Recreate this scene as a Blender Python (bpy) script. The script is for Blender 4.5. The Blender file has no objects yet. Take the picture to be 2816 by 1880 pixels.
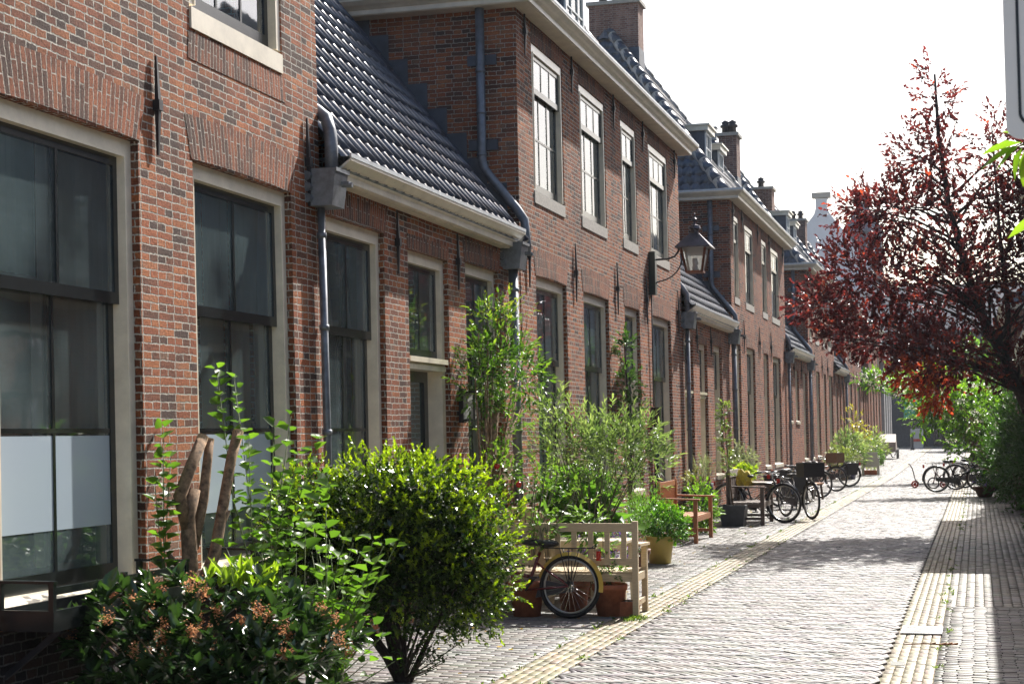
import bpy, math, random
import numpy as np
from mathutils import Vector, Matrix

random.seed(7)
RNG = np.random.default_rng(11)
R_ = math.radians
PI = math.pi
scene = bpy.context.scene
COL = scene.collection

# ------------------------------------------------------------------ camera
CAM_Z = 1.75
yaw, pit, rol = -0.28111848, 0.05640313, -0.01247041
fw = np.array([math.sin(yaw)*math.cos(pit), math.cos(yaw)*math.cos(pit), math.sin(pit)])
rt = np.array([math.cos(yaw), -math.sin(yaw), 0.0])
up = np.cross(rt, fw)
rt2 = math.cos(rol)*rt + math.sin(rol)*up
up2 = -math.sin(rol)*rt + math.cos(rol)*up
cd = bpy.data.cameras.new("camera")
cam = bpy.data.objects.new("camera", cd)
COL.objects.link(cam)
cam.matrix_world = Matrix(((rt2[0], up2[0], -fw[0], 0), (rt2[1], up2[1], -fw[1], 0),
                           (rt2[2], up2[2], -fw[2], CAM_Z), (0, 0, 0, 1)))
cd.sensor_width = 36.0
cd.lens = 4420.0/2816.0*36.0
cd.clip_start = 0.05
cd.clip_end = 2000
cd.dof.use_dof = True
cd.dof.focus_distance = 15.0
cd.dof.aperture_fstop = 11.0
scene.camera = cam

# ------------------------------------------------------------------ sky, sun, exposure
SUN = Vector((0.25, 1.10, 1.0)).normalized()
SUN_EL = math.asin(SUN.z)
SUN_AZ = math.atan2(SUN.x, SUN.y)
world = bpy.data.worlds.new("World")
scene.world = world
world.use_nodes = True
wn = world.node_tree
for n in list(wn.nodes):
    wn.nodes.remove(n)
wo = wn.nodes.new('ShaderNodeOutputWorld')
bg = wn.nodes.new('ShaderNodeBackground')
sky = wn.nodes.new('ShaderNodeTexSky')
sky.sky_type = 'NISHITA'
sky.sun_disc = False
sky.sun_elevation = SUN_EL
sky.sun_rotation = SUN_AZ
sky.altitude = 0
sky.air_density = 1.0
sky.dust_density = 3.2
sky.ozone_density = 1.0
bg.inputs['Strength'].default_value = 0.105
wn.links.new(sky.outputs[0], bg.inputs['Color'])
wn.links.new(bg.outputs[0], wo.inputs['Surface'])
sd = bpy.data.lights.new("sun", 'SUN')
sd.energy = 5.0
sd.angle = R_(0.5)
sd.color = (1.0, 0.965, 0.91)
so = bpy.data.objects.new("sun", sd)
so.rotation_euler = SUN.to_track_quat('Z', 'Y').to_euler()
COL.objects.link(so)
scene.view_settings.view_transform = 'Standard'
scene.view_settings.look = 'None'
scene.view_settings.gamma = 1.0
scene.view_settings.exposure = 1.02
scene.cycles.max_bounces = 8
scene.cycles.transparent_max_bounces = 16
scene.cycles.caustics_reflective = False
scene.cycles.caustics_refractive = False

# ------------------------------------------------------------------ materials
MATS = {}
def _mat(name):
    m = bpy.data.materials.new(name)
    m.use_nodes = True
    nt = m.node_tree
    p = nt.nodes.get('Principled BSDF')
    return m, nt, p, nt.nodes.get('Material Output')
def N(nt, t, **kw):
    n = nt.nodes.new(t)
    for k, v in kw.items():
        setattr(n, k, v)
    return n
def L(nt, a, b):
    nt.links.new(a, b)
def ramp(nt, stops, interp='LINEAR'):
    r = N(nt, 'ShaderNodeValToRGB')
    cr = r.color_ramp
    cr.interpolation = interp
    while len(cr.elements) > 1:
        cr.elements.remove(cr.elements[-1])
    cr.elements[0].position = stops[0][0]
    cr.elements[0].color = (*stops[0][1], 1)
    for pos, c in stops[1:]:
        e = cr.elements.new(pos)
        e.color = (*c, 1)
    return r
def mul(nt, a, b, fac=1.0, mode='MULTIPLY'):
    m = N(nt, 'ShaderNodeMix', data_type='RGBA', blend_type=mode)
    m.inputs[0].default_value = fac
    L(nt, a, m.inputs[6]); L(nt, b, m.inputs[7])
    return m.outputs[2]

def simple(name, col, rough=0.6, metal=0.0, var=0.12, scale=9.0, bump=0.0, spec=0.5, streak=False):
    """plain paint / metal / wood / clay with fine wear"""
    m, nt, p, o = _mat(name)
    tc = N(nt, 'ShaderNodeTexCoord')
    no = N(nt, 'ShaderNodeTexNoise')
    no.inputs['Scale'].default_value = scale
    no.inputs['Detail'].default_value = 6
    no.inputs['Roughness'].default_value = 0.65
    if streak:
        mp = N(nt, 'ShaderNodeMapping')
        mp.inputs['Scale'].default_value = streak
        L(nt, tc.outputs['Object'], mp.inputs[0]); L(nt, mp.outputs[0], no.inputs['Vector'])
    else:
        L(nt, tc.outputs['Object'], no.inputs['Vector'])
    lo = tuple(max(0, c*(1-var*1.6)) for c in col)
    hi = tuple(min(1, c*(1+var)) for c in col)
    r = ramp(nt, [(0.3, lo), (0.7, hi)])
    L(nt, no.outputs['Fac'], r.inputs[0])
    L(nt, r.outputs[0], p.inputs['Base Color'])
    p.inputs['Roughness'].default_value = rough
    p.inputs['Metallic'].default_value = metal
    p.inputs['Specular IOR Level'].default_value = spec
    if bump:
        b = N(nt, 'ShaderNodeBump')
        b.inputs['Strength'].default_value = bump
        b.inputs['Distance'].default_value = 0.004
        L(nt, no.outputs['Fac'], b.inputs['Height'])
        L(nt, b.outputs[0], p.inputs['Normal'])
    MATS[name] = m
    return m

def brick_mat(name, stops, mortar, bw=0.205, rh=0.0535, squash=0.52, ms=0.0058, bump=1.0, dirt=0.5):
    m, nt, p, o = _mat(name)
    uv = N(nt, 'ShaderNodeUVMap'); uv.uv_map = 'UVMap'
    n0 = N(nt, 'ShaderNodeTexNoise'); n0.inputs['Scale'].default_value = 22; n0.inputs['Detail'].default_value = 3
    L(nt, uv.outputs[0], n0.inputs['Vector'])
    sub = N(nt, 'ShaderNodeVectorMath', operation='SUBTRACT'); sub.inputs[1].default_value = (.5, .5, .5)
    L(nt, n0.outputs['Color'], sub.inputs[0])
    sc = N(nt, 'ShaderNodeVectorMath', operation='SCALE'); sc.inputs['Scale'].default_value = 0.019
    L(nt, sub.outputs[0], sc.inputs[0])
    nw = N(nt, 'ShaderNodeTexNoise'); nw.inputs['Scale'].default_value = 1.7; nw.inputs['Detail'].default_value = 1
    L(nt, uv.outputs[0], nw.inputs['Vector'])
    sw = N(nt, 'ShaderNodeVectorMath', operation='SUBTRACT'); sw.inputs[1].default_value = (.5, .5, .5)
    L(nt, nw.outputs['Color'], sw.inputs[0])
    cw = N(nt, 'ShaderNodeVectorMath', operation='SCALE'); cw.inputs['Scale'].default_value = 0.020
    L(nt, sw.outputs[0], cw.inputs[0])
    a0 = N(nt, 'ShaderNodeVectorMath', operation='ADD')
    L(nt, uv.outputs[0], a0.inputs[0]); L(nt, cw.outputs[0], a0.inputs[1])
    ad = N(nt, 'ShaderNodeVectorMath', operation='ADD')
    L(nt, a0.outputs[0], ad.inputs[0]); L(nt, sc.outputs[0], ad.inputs[1])
    b = N(nt, 'ShaderNodeTexBrick')
    b.offset = 0.5; b.offset_frequency = 2; b.squash = squash; b.squash_frequency = 2
    b.inputs['Color1'].default_value = (0, 0, 0, 1); b.inputs['Color2'].default_value = (1, 1, 1, 1)
    b.inputs['Mortar'].default_value = (.5, .5, .5, 1)
    b.inputs['Scale'].default_value = 1.0
    b.inputs['Mortar Size'].default_value = ms
    b.inputs['Mortar Smooth'].default_value = 0.4
    b.inputs['Bias'].default_value = 0.0
    b.inputs['Brick Width'].default_value = bw
    b.inputs['Row Height'].default_value = rh
    L(nt, ad.outputs[0], b.inputs['Vector'])
    # tone of each brick, pushed up and down by broad patches of the firing
    n1 = N(nt, 'ShaderNodeTexNoise'); n1.inputs['Scale'].default_value = 1.3; n1.inputs['Detail'].default_value = 4
    L(nt, uv.outputs[0], n1.inputs['Vector'])
    ma = N(nt, 'ShaderNodeMath', operation='MULTIPLY_ADD'); ma.inputs[1].default_value = 1.1; ma.inputs[2].default_value = -0.55
    L(nt, n1.outputs['Fac'], ma.inputs[0])
    ma2 = N(nt, 'ShaderNodeMath', operation='ADD', use_clamp=True)
    L(nt, b.outputs['Color'], ma2.inputs[0]); L(nt, ma.outputs[0], ma2.inputs[1])
    r = ramp(nt, stops)
    L(nt, ma2.outputs[0], r.inputs[0])
    n2 = N(nt, 'ShaderNodeTexNoise'); n2.inputs['Scale'].default_value = 55; n2.inputs['Detail'].default_value = 5; n2.inputs['Roughness'].default_value = .7
    L(nt, uv.outputs[0], n2.inputs['Vector'])
    r2 = ramp(nt, [(0.30, (.42, .38, .38)), (0.5, (.95, .93, .92)), (0.68, (1.3, 1.28, 1.25))])
    L(nt, n2.outputs['Fac'], r2.inputs[0])
    c = mul(nt, r.outputs[0], r2.outputs[0], 1.0)
    n3 = N(nt, 'ShaderNodeTexNoise'); n3.inputs['Scale'].default_value = 0.55; n3.inputs['Detail'].default_value = 5
    L(nt, uv.outputs[0], n3.inputs['Vector'])
    r3 = ramp(nt, [(0.32, (.62, .58, .56)), (0.6, (1.05, 1.03, 1.0))])
    L(nt, n3.outputs['Fac'], r3.inputs[0])
    c = mul(nt, c, r3.outputs[0], dirt)
    mpz = N(nt, 'ShaderNodeMapping'); mpz.inputs['Scale'].default_value = (2.6, .55, 1)
    L(nt, uv.outputs[0], mpz.inputs[0])
    n4 = N(nt, 'ShaderNodeTexNoise'); n4.inputs['Scale'].default_value = 1.0; n4.inputs['Detail'].default_value = 7; n4.inputs['Roughness'].default_value = .62
    L(nt, mpz.outputs[0], n4.inputs['Vector'])
    r4 = ramp(nt, [(0.40, (.58, .55, .54)), (0.52, (1, 1, 1)), (.62, (1, 1, 1)), (.74, (1.28, 1.36, 1.48))])
    L(nt, n4.outputs['Fac'], r4.inputs[0])
    c = mul(nt, c, r4.outputs[0], .75)
    mx = N(nt, 'ShaderNodeMix', data_type='RGBA')
    L(nt, b.outputs['Fac'], mx.inputs[0]); L(nt, c, mx.inputs[6])
    rm = ramp(nt, [(0.36, tuple(q*.38 for q in mortar)), (0.58, mortar)])
    L(nt, n2.outputs['Fac'], rm.inputs[0]); L(nt, rm.outputs[0], mx.inputs[7])
    L(nt, mx.outputs[2], p.inputs['Base Color'])
    p.inputs['Roughness'].default_value = 0.85
    p.inputs['Specular IOR Level'].default_value = 0.25
    # height: bricks stand out of the joint, each with a rough face
    h1 = N(nt, 'ShaderNodeMath', operation='SUBTRACT'); h1.inputs[0].default_value = 1.0
    L(nt, b.outputs['Fac'], h1.inputs[1])
    h2 = N(nt, 'ShaderNodeMath', operation='MULTIPLY_ADD'); h2.inputs[1].default_value = 0.95
    L(nt, n2.outputs['Fac'], h2.inputs[0]); L(nt, h1.outputs[0], h2.inputs[2])
    h3 = N(nt, 'ShaderNodeMath', operation='MULTIPLY_ADD'); h3.inputs[1].default_value = 0.35
    L(nt, b.outputs['Color'], h3.inputs[0]); L(nt, h2.outputs[0], h3.inputs[2])
    bp = N(nt, 'ShaderNodeBump'); bp.inputs['Strength'].default_value = bump; bp.inputs['Distance'].default_value = 0.020
    L(nt, h3.outputs[0], bp.inputs['Height'])
    L(nt, bp.outputs[0], p.inputs['Normal'])
    MATS[name] = m
    return m

BR = [(0.0, (.085, .050, .040)), (0.15, (.16, .068, .042)), (0.34, (.28, .092, .044)), (0.60, (.37, .118, .050)),
      (0.84, (.45, .165, .064)), (0.95, (.40, .17, .085)), (1.0, (.24, .135, .09))]
brick_mat('brick_near', BR, (.62, .58, .50), dirt=.85, bump=1.0)
BR2 = [(0.0, (.09, .048, .036)), (0.2, (.19, .068, .040)), (0.45, (.32, .096, .043)), (0.75, (.42, .138, .056)), (1.0, (.34, .155, .085))]
brick_mat('brick', BR2, (.56, .51, .44), dirt=0.85)
BR3 = [(0.0, (.10, .050, .036)), (0.35, (.22, .078, .040)), (0.7, (.34, .108, .048)), (1.0, (.40, .145, .065))]
brick_mat('brick_gauged', BR3, (.52, .46, .39), bw=0.21, rh=0.050, squash=1.0, ms=0.0055, dirt=0.7)
brick_mat('brick_chimney', [(0, (.20, .11, .09)), (.5, (.31, .18, .14)), (1, (.38, .24, .19))], (.5, .46, .42), dirt=.5)

simple('cream_paint', (.82, .74, .59), rough=.24, var=.10, scale=5, bump=.15)
simple('cornice_paint', (.74, .67, .54), rough=.35, var=.12, scale=4, bump=.2)
simple('black_paint', (.012, .015, .016), rough=.22, var=.3, scale=7, bump=.1, spec=.6)
simple('beige_door', (.42, .38, .30), rough=.4, var=.1)
simple('iron', (.018, .017, .02), rough=.45, var=.3, scale=30, bump=.4)
simple('zinc', (.18, .195, .215), rough=.45, metal=.4, var=.25, scale=12, bump=.15)
simple('lead', (.07, .085, .11), rough=.5, metal=.2, var=.3, scale=6, bump=.3)
simple('gutter_zinc', (.55, .58, .60), rough=.4, metal=.3, var=.15)
simple('roof_tile', (.030, .044, .070), rough=.29, var=.5, scale=5, bump=.1, spec=.8)
simple('roof_mortar', (.45, .42, .38), rough=.9, var=.2)
simple('stone', (.42, .39, .34), rough=.8, var=.22, scale=40, bump=.4)
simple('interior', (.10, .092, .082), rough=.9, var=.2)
simple('terracotta', (.40, .13, .06), rough=.75, var=.22, scale=14, bump=.2)
simple('brown_pot', (.17, .07, .04), rough=.5, var=.2)
simple('yellow_glaze', (.62, .45, .10), rough=.35, var=.07, scale=3)
simple('blue_glaze', (.02, .025, .10), rough=.2, var=.2)
simple('dark_pot', (.055, .058, .068), rough=.5, var=.2)
simple('tan_pot', (.30, .20, .13), rough=.6, var=.2)
simple('soil', (.04, .028, .02), rough=.95, var=.4, scale=60)
simple('pale_wood', (.58, .46, .30), rough=.65, var=.16, scale=6, bump=.25, streak=(2, 30, 30))
simple('cream_wood', (.66, .57, .42), rough=.55, var=.1, scale=6, bump=.15)
simple('teak', (.42, .16, .055), rough=.5, var=.22, scale=7, bump=.25, streak=(25, 3, 25))
simple('grey_wood', (.12, .085, .065), rough=.7, var=.3, scale=8, bump=.35)
simple('pale_grey_wood', (.36, .31, .28), rough=.7, var=.2)
simple('bark', (.26, .165, .095), rough=.9, var=.5, scale=26, bump=1.0)
simple('bark_dark', (.045, .030, .024), rough=.9, var=.4, scale=20, bump=.8)
simple('cut_wood', (.42, .28, .15), rough=.8, var=.2, scale=30)
simple('twig', (.10, .085, .05), rough=.8, var=.3)
simple('green_stem', (.12, .16, .05), rough=.7, var=.3)
simple('rubber', (.014, .014, .015), rough=.7, var=.3)
simple('chrome', (.62, .62, .62), rough=.22, metal=1.0, var=.1)
simple('alu', (.50, .50, .48), rough=.35, metal=.9, var=.1)
simple('red_frame', (.15, .02, .022), rough=.25, var=.2, spec=.7)
simple('black_frame', (.014, .014, .017), rough=.25, var=.2, spec=.7)
simple('yellow_paint', (.68, .46, .08), rough=.3, var=.1)
simple('black_plastic', (.02, .02, .023), rough=.5, var=.3)
simple('blue_vinyl', (.02, .03, .14), rough=.4, var=.2)
simple('yellow_cloth', (.62, .50, .04), rough=.7, var=.2)
simple('wicker', (.22, .12, .06), rough=.8, var=.3, scale=60, bump=.6)
simple('white_plastic', (.60, .58, .52), rough=.4, var=.05)
simple('white_cover', (.72, .72, .70), rough=.6, var=.1)
simple('red_plastic', (.55, .03, .02), rough=.25, var=.1)
simple('red_scooter', (.42, .05, .03), rough=.35, var=.2)
simple('copper', (.26, .10, .06), rough=.45, metal=.6, var=.3)
simple('lantern_top', (.085, .075, .085), rough=.4, metal=.5, var=.3)
simple('dark_green_paint', (.012, .03, .024), rough=.3, var=.2)
simple('white_wall', (.66, .67, .70), rough=.8, var=.06, scale=1.2)
simple('slate', (.12, .115, .13), rough=.6, var=.25, scale=4)
simple('grey_render', (.42, .42, .42), rough=.8, var=.1)
simple('dark_wall', (.05, .055, .065), rough=.7, var=.25)
simple('green_fabric', (.10, .36, .20), rough=.8, var=.1)
simple('sign_face', (.80, .75, .71), rough=.45, var=.04, scale=3)
simple('sign_black', (.012, .010, .012), rough=.35, var=.1)
simple('sign_metal', (.45, .45, .45), rough=.4, metal=.7)
simple('fibre', (.32, .20, .10), rough=.9, var=.3, scale=50)
simple('dead_leaf', (.36, .16, .06), rough=.8, var=.3)
simple('pale_leaf', (.72, .70, .60), rough=.6, var=.1)
simple('orange_plastic', (.7, .2, .03), rough=.4, var=.1)

def frosted():
    m, nt, p, o = _mat('frosted_film')
    p.inputs['Base Color'].default_value = (.40, .47, .53, 1)
    p.inputs['Roughness'].default_value = .16
    p.inputs['Specular IOR Level'].default_value = .5
    MATS['frosted_film'] = m
frosted()

def cloth(name, col):
    m, nt, p, o = _mat(name)
    p.inputs['Base Color'].default_value = (*col, 1)
    p.inputs['Roughness'].default_value = .9
    t = N(nt, 'ShaderNodeBsdfTranslucent'); t.inputs[0].default_value = (*col, 1)
    mx = N(nt, 'ShaderNodeMixShader'); mx.inputs[0].default_value = .4
    L(nt, p.outputs[0], mx.inputs[1]); L(nt, t.outputs[0], mx.inputs[2]); L(nt, mx.outputs[0], o.inputs['Surface'])
    MATS[name] = m
cloth('net_curtain', (.86, .86, .82))
cloth('beige_curtain', (.76, .70, .58))
cloth('teal_curtain', (.36, .50, .52))

def glass(name, ior, wav, dust=.02):
    m, nt, p, o = _mat(name)
    nt.nodes.remove(p)
    tr = N(nt, 'ShaderNodeBsdfTransparent'); tr.inputs[0].default_value = (.94, .97, .96, 1)
    gl = N(nt, 'ShaderNodeBsdfGlossy'); gl.inputs['Roughness'].default_value = .025
    gl.inputs['Color'].default_value = (.95, .97, 1, 1)
    tc = N(nt, 'ShaderNodeTexCoord')
    no = N(nt, 'ShaderNodeTexNoise'); no.inputs['Scale'].default_value = 2.2; no.inputs['Detail'].default_value = 2
    L(nt, tc.outputs['Object'], no.inputs['Vector'])
    bp = N(nt, 'ShaderNodeBump'); bp.inputs['Strength'].default_value = wav; bp.inputs['Distance'].default_value = .012
    L(nt, no.outputs['Fac'], bp.inputs['Height']); L(nt, bp.outputs[0], gl.inputs['Normal'])
    dd = N(nt, 'ShaderNodeBsdfDiffuse'); dd.inputs[0].default_value = (.62, .84, .86, 1)  # pale diffuse veil painted on the pane, standing in for reflected light
    dn = N(nt, 'ShaderNodeTexNoise'); dn.inputs['Scale'].default_value = 1.4; dn.inputs['Detail'].default_value = 6
    L(nt, tc.outputs['Object'], dn.inputs['Vector'])
    dr = ramp(nt, [(.3, (.02, .02, .02)), (.7, (dust, dust, dust))])
    L(nt, dn.outputs['Fac'], dr.inputs[0])
    dm = N(nt, 'ShaderNodeMixShader'); L(nt, dr.outputs[0], dm.inputs[0]); L(nt, tr.outputs[0], dm.inputs[1]); L(nt, dd.outputs[0], dm.inputs[2])
    fr = N(nt, 'ShaderNodeLayerWeight'); fr.inputs['Blend'].default_value = ior
    mx = N(nt, 'ShaderNodeMixShader')
    L(nt, fr.outputs['Fresnel'], mx.inputs[0])
    L(nt, dm.outputs[0], mx.inputs[1]); L(nt, gl.outputs[0], mx.inputs[2]); L(nt, mx.outputs[0], o.inputs['Surface'])
    MATS[name] = m
glass('window_glass', 0.45, .12, .14)
glass('upper_glass', 0.68, .06)
glass('lantern_glass', 0.30, .2)
def brighten_lantern():  # brightness painted into the lantern panes as a milky white mix
    nt = MATS['lantern_glass'].node_tree
    o = nt.nodes.get('Material Output'); src = o.inputs['Surface'].links[0].from_socket
    t = N(nt, 'ShaderNodeBsdfTranslucent'); t.inputs[0].default_value = (.9, .9, .86, 1)
    d = N(nt, 'ShaderNodeBsdfDiffuse'); d.inputs[0].default_value = (.8, .8, .76, 1)
    a = N(nt, 'ShaderNodeMixShader'); a.inputs[0].default_value = .5
    L(nt, t.outputs[0], a.inputs[1]); L(nt, d.outputs[0], a.inputs[2])
    b = N(nt, 'ShaderNodeMixShader'); b.inputs[0].default_value = .30
    L(nt, src, b.inputs[1]); L(nt, a.outputs[0], b.inputs[2]); L(nt, b.outputs[0], o.inputs['Surface'])
brighten_lantern()

def leaf_mat(name, trans=.52, rough=.35, spec=.5, tint=(1.25, 1.35, .55)):
    """leaf colour comes from a per-leaf colour attribute"""
    m, nt, p, o = _mat(name)
    at = N(nt, 'ShaderNodeAttribute'); at.attribute_name = 'col'
    L(nt, at.outputs['Color'], p.inputs['Base Color'])
    p.inputs['Roughness'].default_value = rough
    p.inputs['Specular IOR Level'].default_value = spec
    t = N(nt, 'ShaderNodeBsdfTranslucent')
    tn = N(nt, 'ShaderNodeRGB'); tn.outputs[0].default_value = (*tint, 1)
    L(nt, mul(nt, at.outputs['Color'], tn.outputs[0]), t.inputs[0])
    mx = N(nt, 'ShaderNodeMixShader'); mx.inputs[0].default_value = trans
    L(nt, p.outputs[0], mx.inputs[1]); L(nt, t.outputs[0], mx.inputs[2]); L(nt, mx.outputs[0], o.inputs['Surface'])
    MATS[name] = m
leaf_mat('leaf')
leaf_mat('leaf_shiny', trans=.3, rough=.22, spec=.7)
leaf_mat('leaf_gold', trans=.5, rough=.28, spec=.6, tint=(1.15, 1.3, .45))
leaf_mat('leaf_red', trans=.55, rough=.3, spec=.55, tint=(1.75, .95, .9))
leaf_mat('petal', trans=.5, rough=.6, spec=.2, tint=(1.1, 1.1, 1.1))

def paving_mat():
    m, nt, p, o = _mat('paving')
    at = N(nt, 'ShaderNodeAttribute'); at.attribute_name = 'col'
    tc = N(nt, 'ShaderNodeTexCoord')
    n = N(nt, 'ShaderNodeTexNoise'); n.inputs['Scale'].default_value = 42; n.inputs['Detail'].default_value = 6; n.inputs['Roughness'].default_value = .7
    L(nt, tc.outputs['Object'], n.inputs['Vector'])
    r = ramp(nt, [(0.3, (.62, .6, .58)), (0.65, (1.15, 1.14, 1.12))])
    L(nt, n.outputs['Fac'], r.inputs[0])
    c = mul(nt, at.outputs['Color'], r.outputs[0], .7)
    n2 = N(nt, 'ShaderNodeTexNoise'); n2.inputs['Scale'].default_value = .9; n2.inputs['Detail'].default_value = 5
    L(nt, tc.outputs['Object'], n2.inputs['Vector'])
    r2 = ramp(nt, [(0.35, (.80, .78, .74)), (0.62, (1.04, 1.04, 1.04))])
    L(nt, n2.outputs['Fac'], r2.inputs[0])
    L(nt, mul(nt, c, r2.outputs[0], .8), p.inputs['Base Color'])
    p.inputs['Roughness'].default_value = .55
    p.inputs['Specular IOR Level'].default_value = .30
    b = N(nt, 'ShaderNodeBump'); b.inputs['Strength'].default_value = .5; b.inputs['Distance'].default_value = .003
    L(nt, n.outputs['Fac'], b.inputs['Height']); L(nt, b.outputs[0], p.inputs['Normal'])
    MATS['paving'] = m
paving_mat()
def sand_mat():
    m, nt, p, o = _mat('joint_sand')
    tc = N(nt, 'ShaderNodeTexCoord')
    n = N(nt, 'ShaderNodeTexNoise'); n.inputs['Scale'].default_value = 1.6; n.inputs['Detail'].default_value = 7
    L(nt, tc.outputs['Object'], n.inputs['Vector'])
    r = ramp(nt, [(0.35, (.17, .15, .115)), (0.55, (.22, .195, .15)), (.68, (.15, .165, .07))])
    L(nt, n.outputs['Fac'], r.inputs[0]); L(nt, r.outputs[0], p.inputs['Base Color'])
    p.inputs['Roughness'].default_value = 1.0
    MATS['joint_sand'] = m
sand_mat()

# ------------------------------------------------------------------ mesh helpers
class MB:
    def __init__(s):
        s.v = []; s.f = []; s.mi = []; s.uv = {}
    def add(s, pts, faces, mi=0):
        b = len(s.v)
        s.v.extend([tuple(p) for p in pts])
        for f in faces:
            s.f.append(tuple(b+i for i in f)); s.mi.append(mi)
    def quad(s, a, b, c, d, uv=None, mi=0):
        s.add([a, b, c, d], [(0, 1, 2, 3)], mi)
        if uv: s.uv[len(s.f)-1] = uv
    def poly(s, pts, mi=0):
        s.add(pts, [tuple(range(len(pts)))], mi)
    def hexa(s, p, mi=0):
        s.add(p, [(0, 3, 2, 1), (4, 5, 6, 7), (0, 1, 5, 4), (1, 2, 6, 5), (2, 3, 7, 6), (3, 0, 4, 7)], mi)
    def box(s, x0, x1, y0, y1, z0, z1, mi=0):
        s.hexa([(x0, y0, z0), (x1, y0, z0), (x1, y1, z0), (x0, y1, z0),
                (x0, y0, z1), (x1, y0, z1), (x1, y1, z1), (x0, y1, z1)], mi)
    def bar(s, a, b, w, h=None, upv=(0, 0, 1), mi=0, w2=None, h2=None):
        """rectangular bar from a to b"""
        h = w if h is None else h
        w2 = w if w2 is None else w2; h2 = h if h2 is None else h2
        a = Vector(a); b = Vector(b); d = (b-a).normalized()
        u = Vector(upv)
        if abs(d.dot(u)) > .98: u = Vector((1, 0, 0))
        sx = d.cross(u).normalized(); sz = sx.cross(d)
        P = []
        for q, ww, hh in ((a, w, h), (b, w2, h2)):
            for i, j in ((-1, -1), (1, -1), (1, 1), (-1, 1)):
                P.append(q + sx*(i*ww/2) + sz*(j*hh/2))
        s.hexa(P, mi)
    def tube(s, pts, r, n=8, cap=True, mi=0):
        pts = [Vector(p) for p in pts]
        rs = r if isinstance(r, (list, tuple)) else [r]*len(pts)
        b = len(s.v)
        d0 = (pts[1]-pts[0]).normalized()
        ref = Vector((0, 0, 1)) if abs(d0.z) < .9 else Vector((1, 0, 0))
        sx = d0.cross(ref).normalized()
        for i, p in enumerate(pts):
            if i == 0: d = pts[1]-pts[0]
            elif i == len(pts)-1: d = pts[-1]-pts[-2]
            else: d = (pts[i+1]-pts[i]).normalized()+(pts[i]-pts[i-1]).normalized()
            d = d.normalized()
            sx = (sx - d*sx.dot(d))
            sx = sx.normalized() if sx.length > 1e-6 else d.orthogonal().normalized()
            sy = d.cross(sx)
            for k in range(n):
                a = 2*PI*k/n
                s.v.append(tuple(p + (sx*math.cos(a)+sy*math.sin(a))*rs[i]))
        for i in range(len(pts)-1):
            for k in range(n):
                k2 = (k+1) % n
                s.f.append((b+i*n+k, b+i*n+k2, b+(i+1)*n+k2, b+(i+1)*n+k)); s.mi.append(mi)
        if cap:
            s.f.append(tuple(b+k for k in range(n))[::-1]); s.mi.append(mi)
            e = b+(len(pts)-1)*n
            s.f.append(tuple(e+k for k in range(n))); s.mi.append(mi)
    def lathe(s, cx, cy, prof, n=24, mi=0):
        b = len(s.v)
        for r, z in prof:
            for k in range(n):
                a = 2*PI*k/n
                s.v.append((cx+r*math.cos(a), cy+r*math.sin(a), z))
        for i in range(len(prof)-1):
            for k in range(n):
                k2 = (k+1) % n
                s.f.append((b+i*n+k, b+i*n+k2, b+(i+1)*n+k2, b+(i+1)*n+k)); s.mi.append(mi)
    def torus(s, c, ax, R, r, n=32, m=8, a0=0, a1=2*PI, mi=0, flat=1.0):
        """ring about axis ax ('y'): lies in the xz plane"""
        full = abs(a1-a0-2*PI) < 1e-6
        b = len(s.v); cnt = n if full else n+1
        for i in range(cnt):
            a = a0+(a1-a0)*i/n
            for k in range(m):
                t = 2*PI*k/m
                rr = R+r*math.cos(t)
                s.v.append((c[0]+rr*math.cos(a), c[1]+r*flat*math.sin(t), c[2]+rr*math.sin(a)))
        for i in range(n):
            i2 = (i+1) % cnt
            for k in range(m):
                k2 = (k+1) % m
                s.f.append((b+i*m+k, b+i2*m+k, b+i2*m+k2, b+i*m+k2)); s.mi.append(mi)
    def ball(s, c, r, n=10, m=7, sc=(1, 1, 1), mi=0):
        b = len(s.v)
        for i in range(m+1):
            t = PI*i/m
            for k in range(n):
                a = 2*PI*k/n
                s.v.append((c[0]+r*sc[0]*math.sin(t)*math.cos(a), c[1]+r*sc[1]*math.sin(t)*math.sin(a), c[2]+r*sc[2]*math.cos(t)))
        for i in range(m):
            for k in range(n):
                k2 = (k+1) % n
                s.f.append((b+i*n+k, b+(i+1)*n+k, b+(i+1)*n+k2, b+i*n+k2)); s.mi.append(mi)
    def build(s, name, mats, parent=None, smooth=False, xf=None, flip=False):
        V = s.v
        if xf: V = [xf(*p) for p in V]
        W = np.array(V, dtype=float).reshape(-1, 3)
        org = np.array(parent.get('_o', (0, 0, 0)) if parent else (0, 0, 0), dtype=float)
        faces = [f[::-1] for f in s.f] if flip else s.f
        me = bpy.data.meshes.new(name)
        me.from_pydata([tuple(p) for p in (W-org)], [], faces)
        uvl = me.uv_layers.new(name='UVMap')
        buf = np.zeros((len(me.loops), 2))
        li = 0
        for fi, f in enumerate(faces):
            if fi in s.uv:
                us = s.uv[fi][::-1] if flip else s.uv[fi]
                for q in us:
                    buf[li] = q; li += 1
                continue
            P = W[list(f)]
            n = np.abs(np.cross(P[1]-P[0], P[2]-P[0])) if len(f) == 3 else np.abs(np.cross(P[2]-P[0], P[3 % len(f)]-P[1]))
            ax = int(np.argmax(n))
            if ax == 0: q = P[:, [1, 2]]
            elif ax == 1: q = P[:, [0, 2]]
            else: q = P[:, [0, 1]]
            buf[li:li+len(f)] = q; li += len(f)
        uvl.data.foreach_set('uv', buf.ravel())
        ml = mats if isinstance(mats, (list, tuple)) else [mats]
        for m in ml: me.materials.append(MATS[m])
        if len(ml) > 1: me.polygons.foreach_set('material_index', s.mi)
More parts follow.
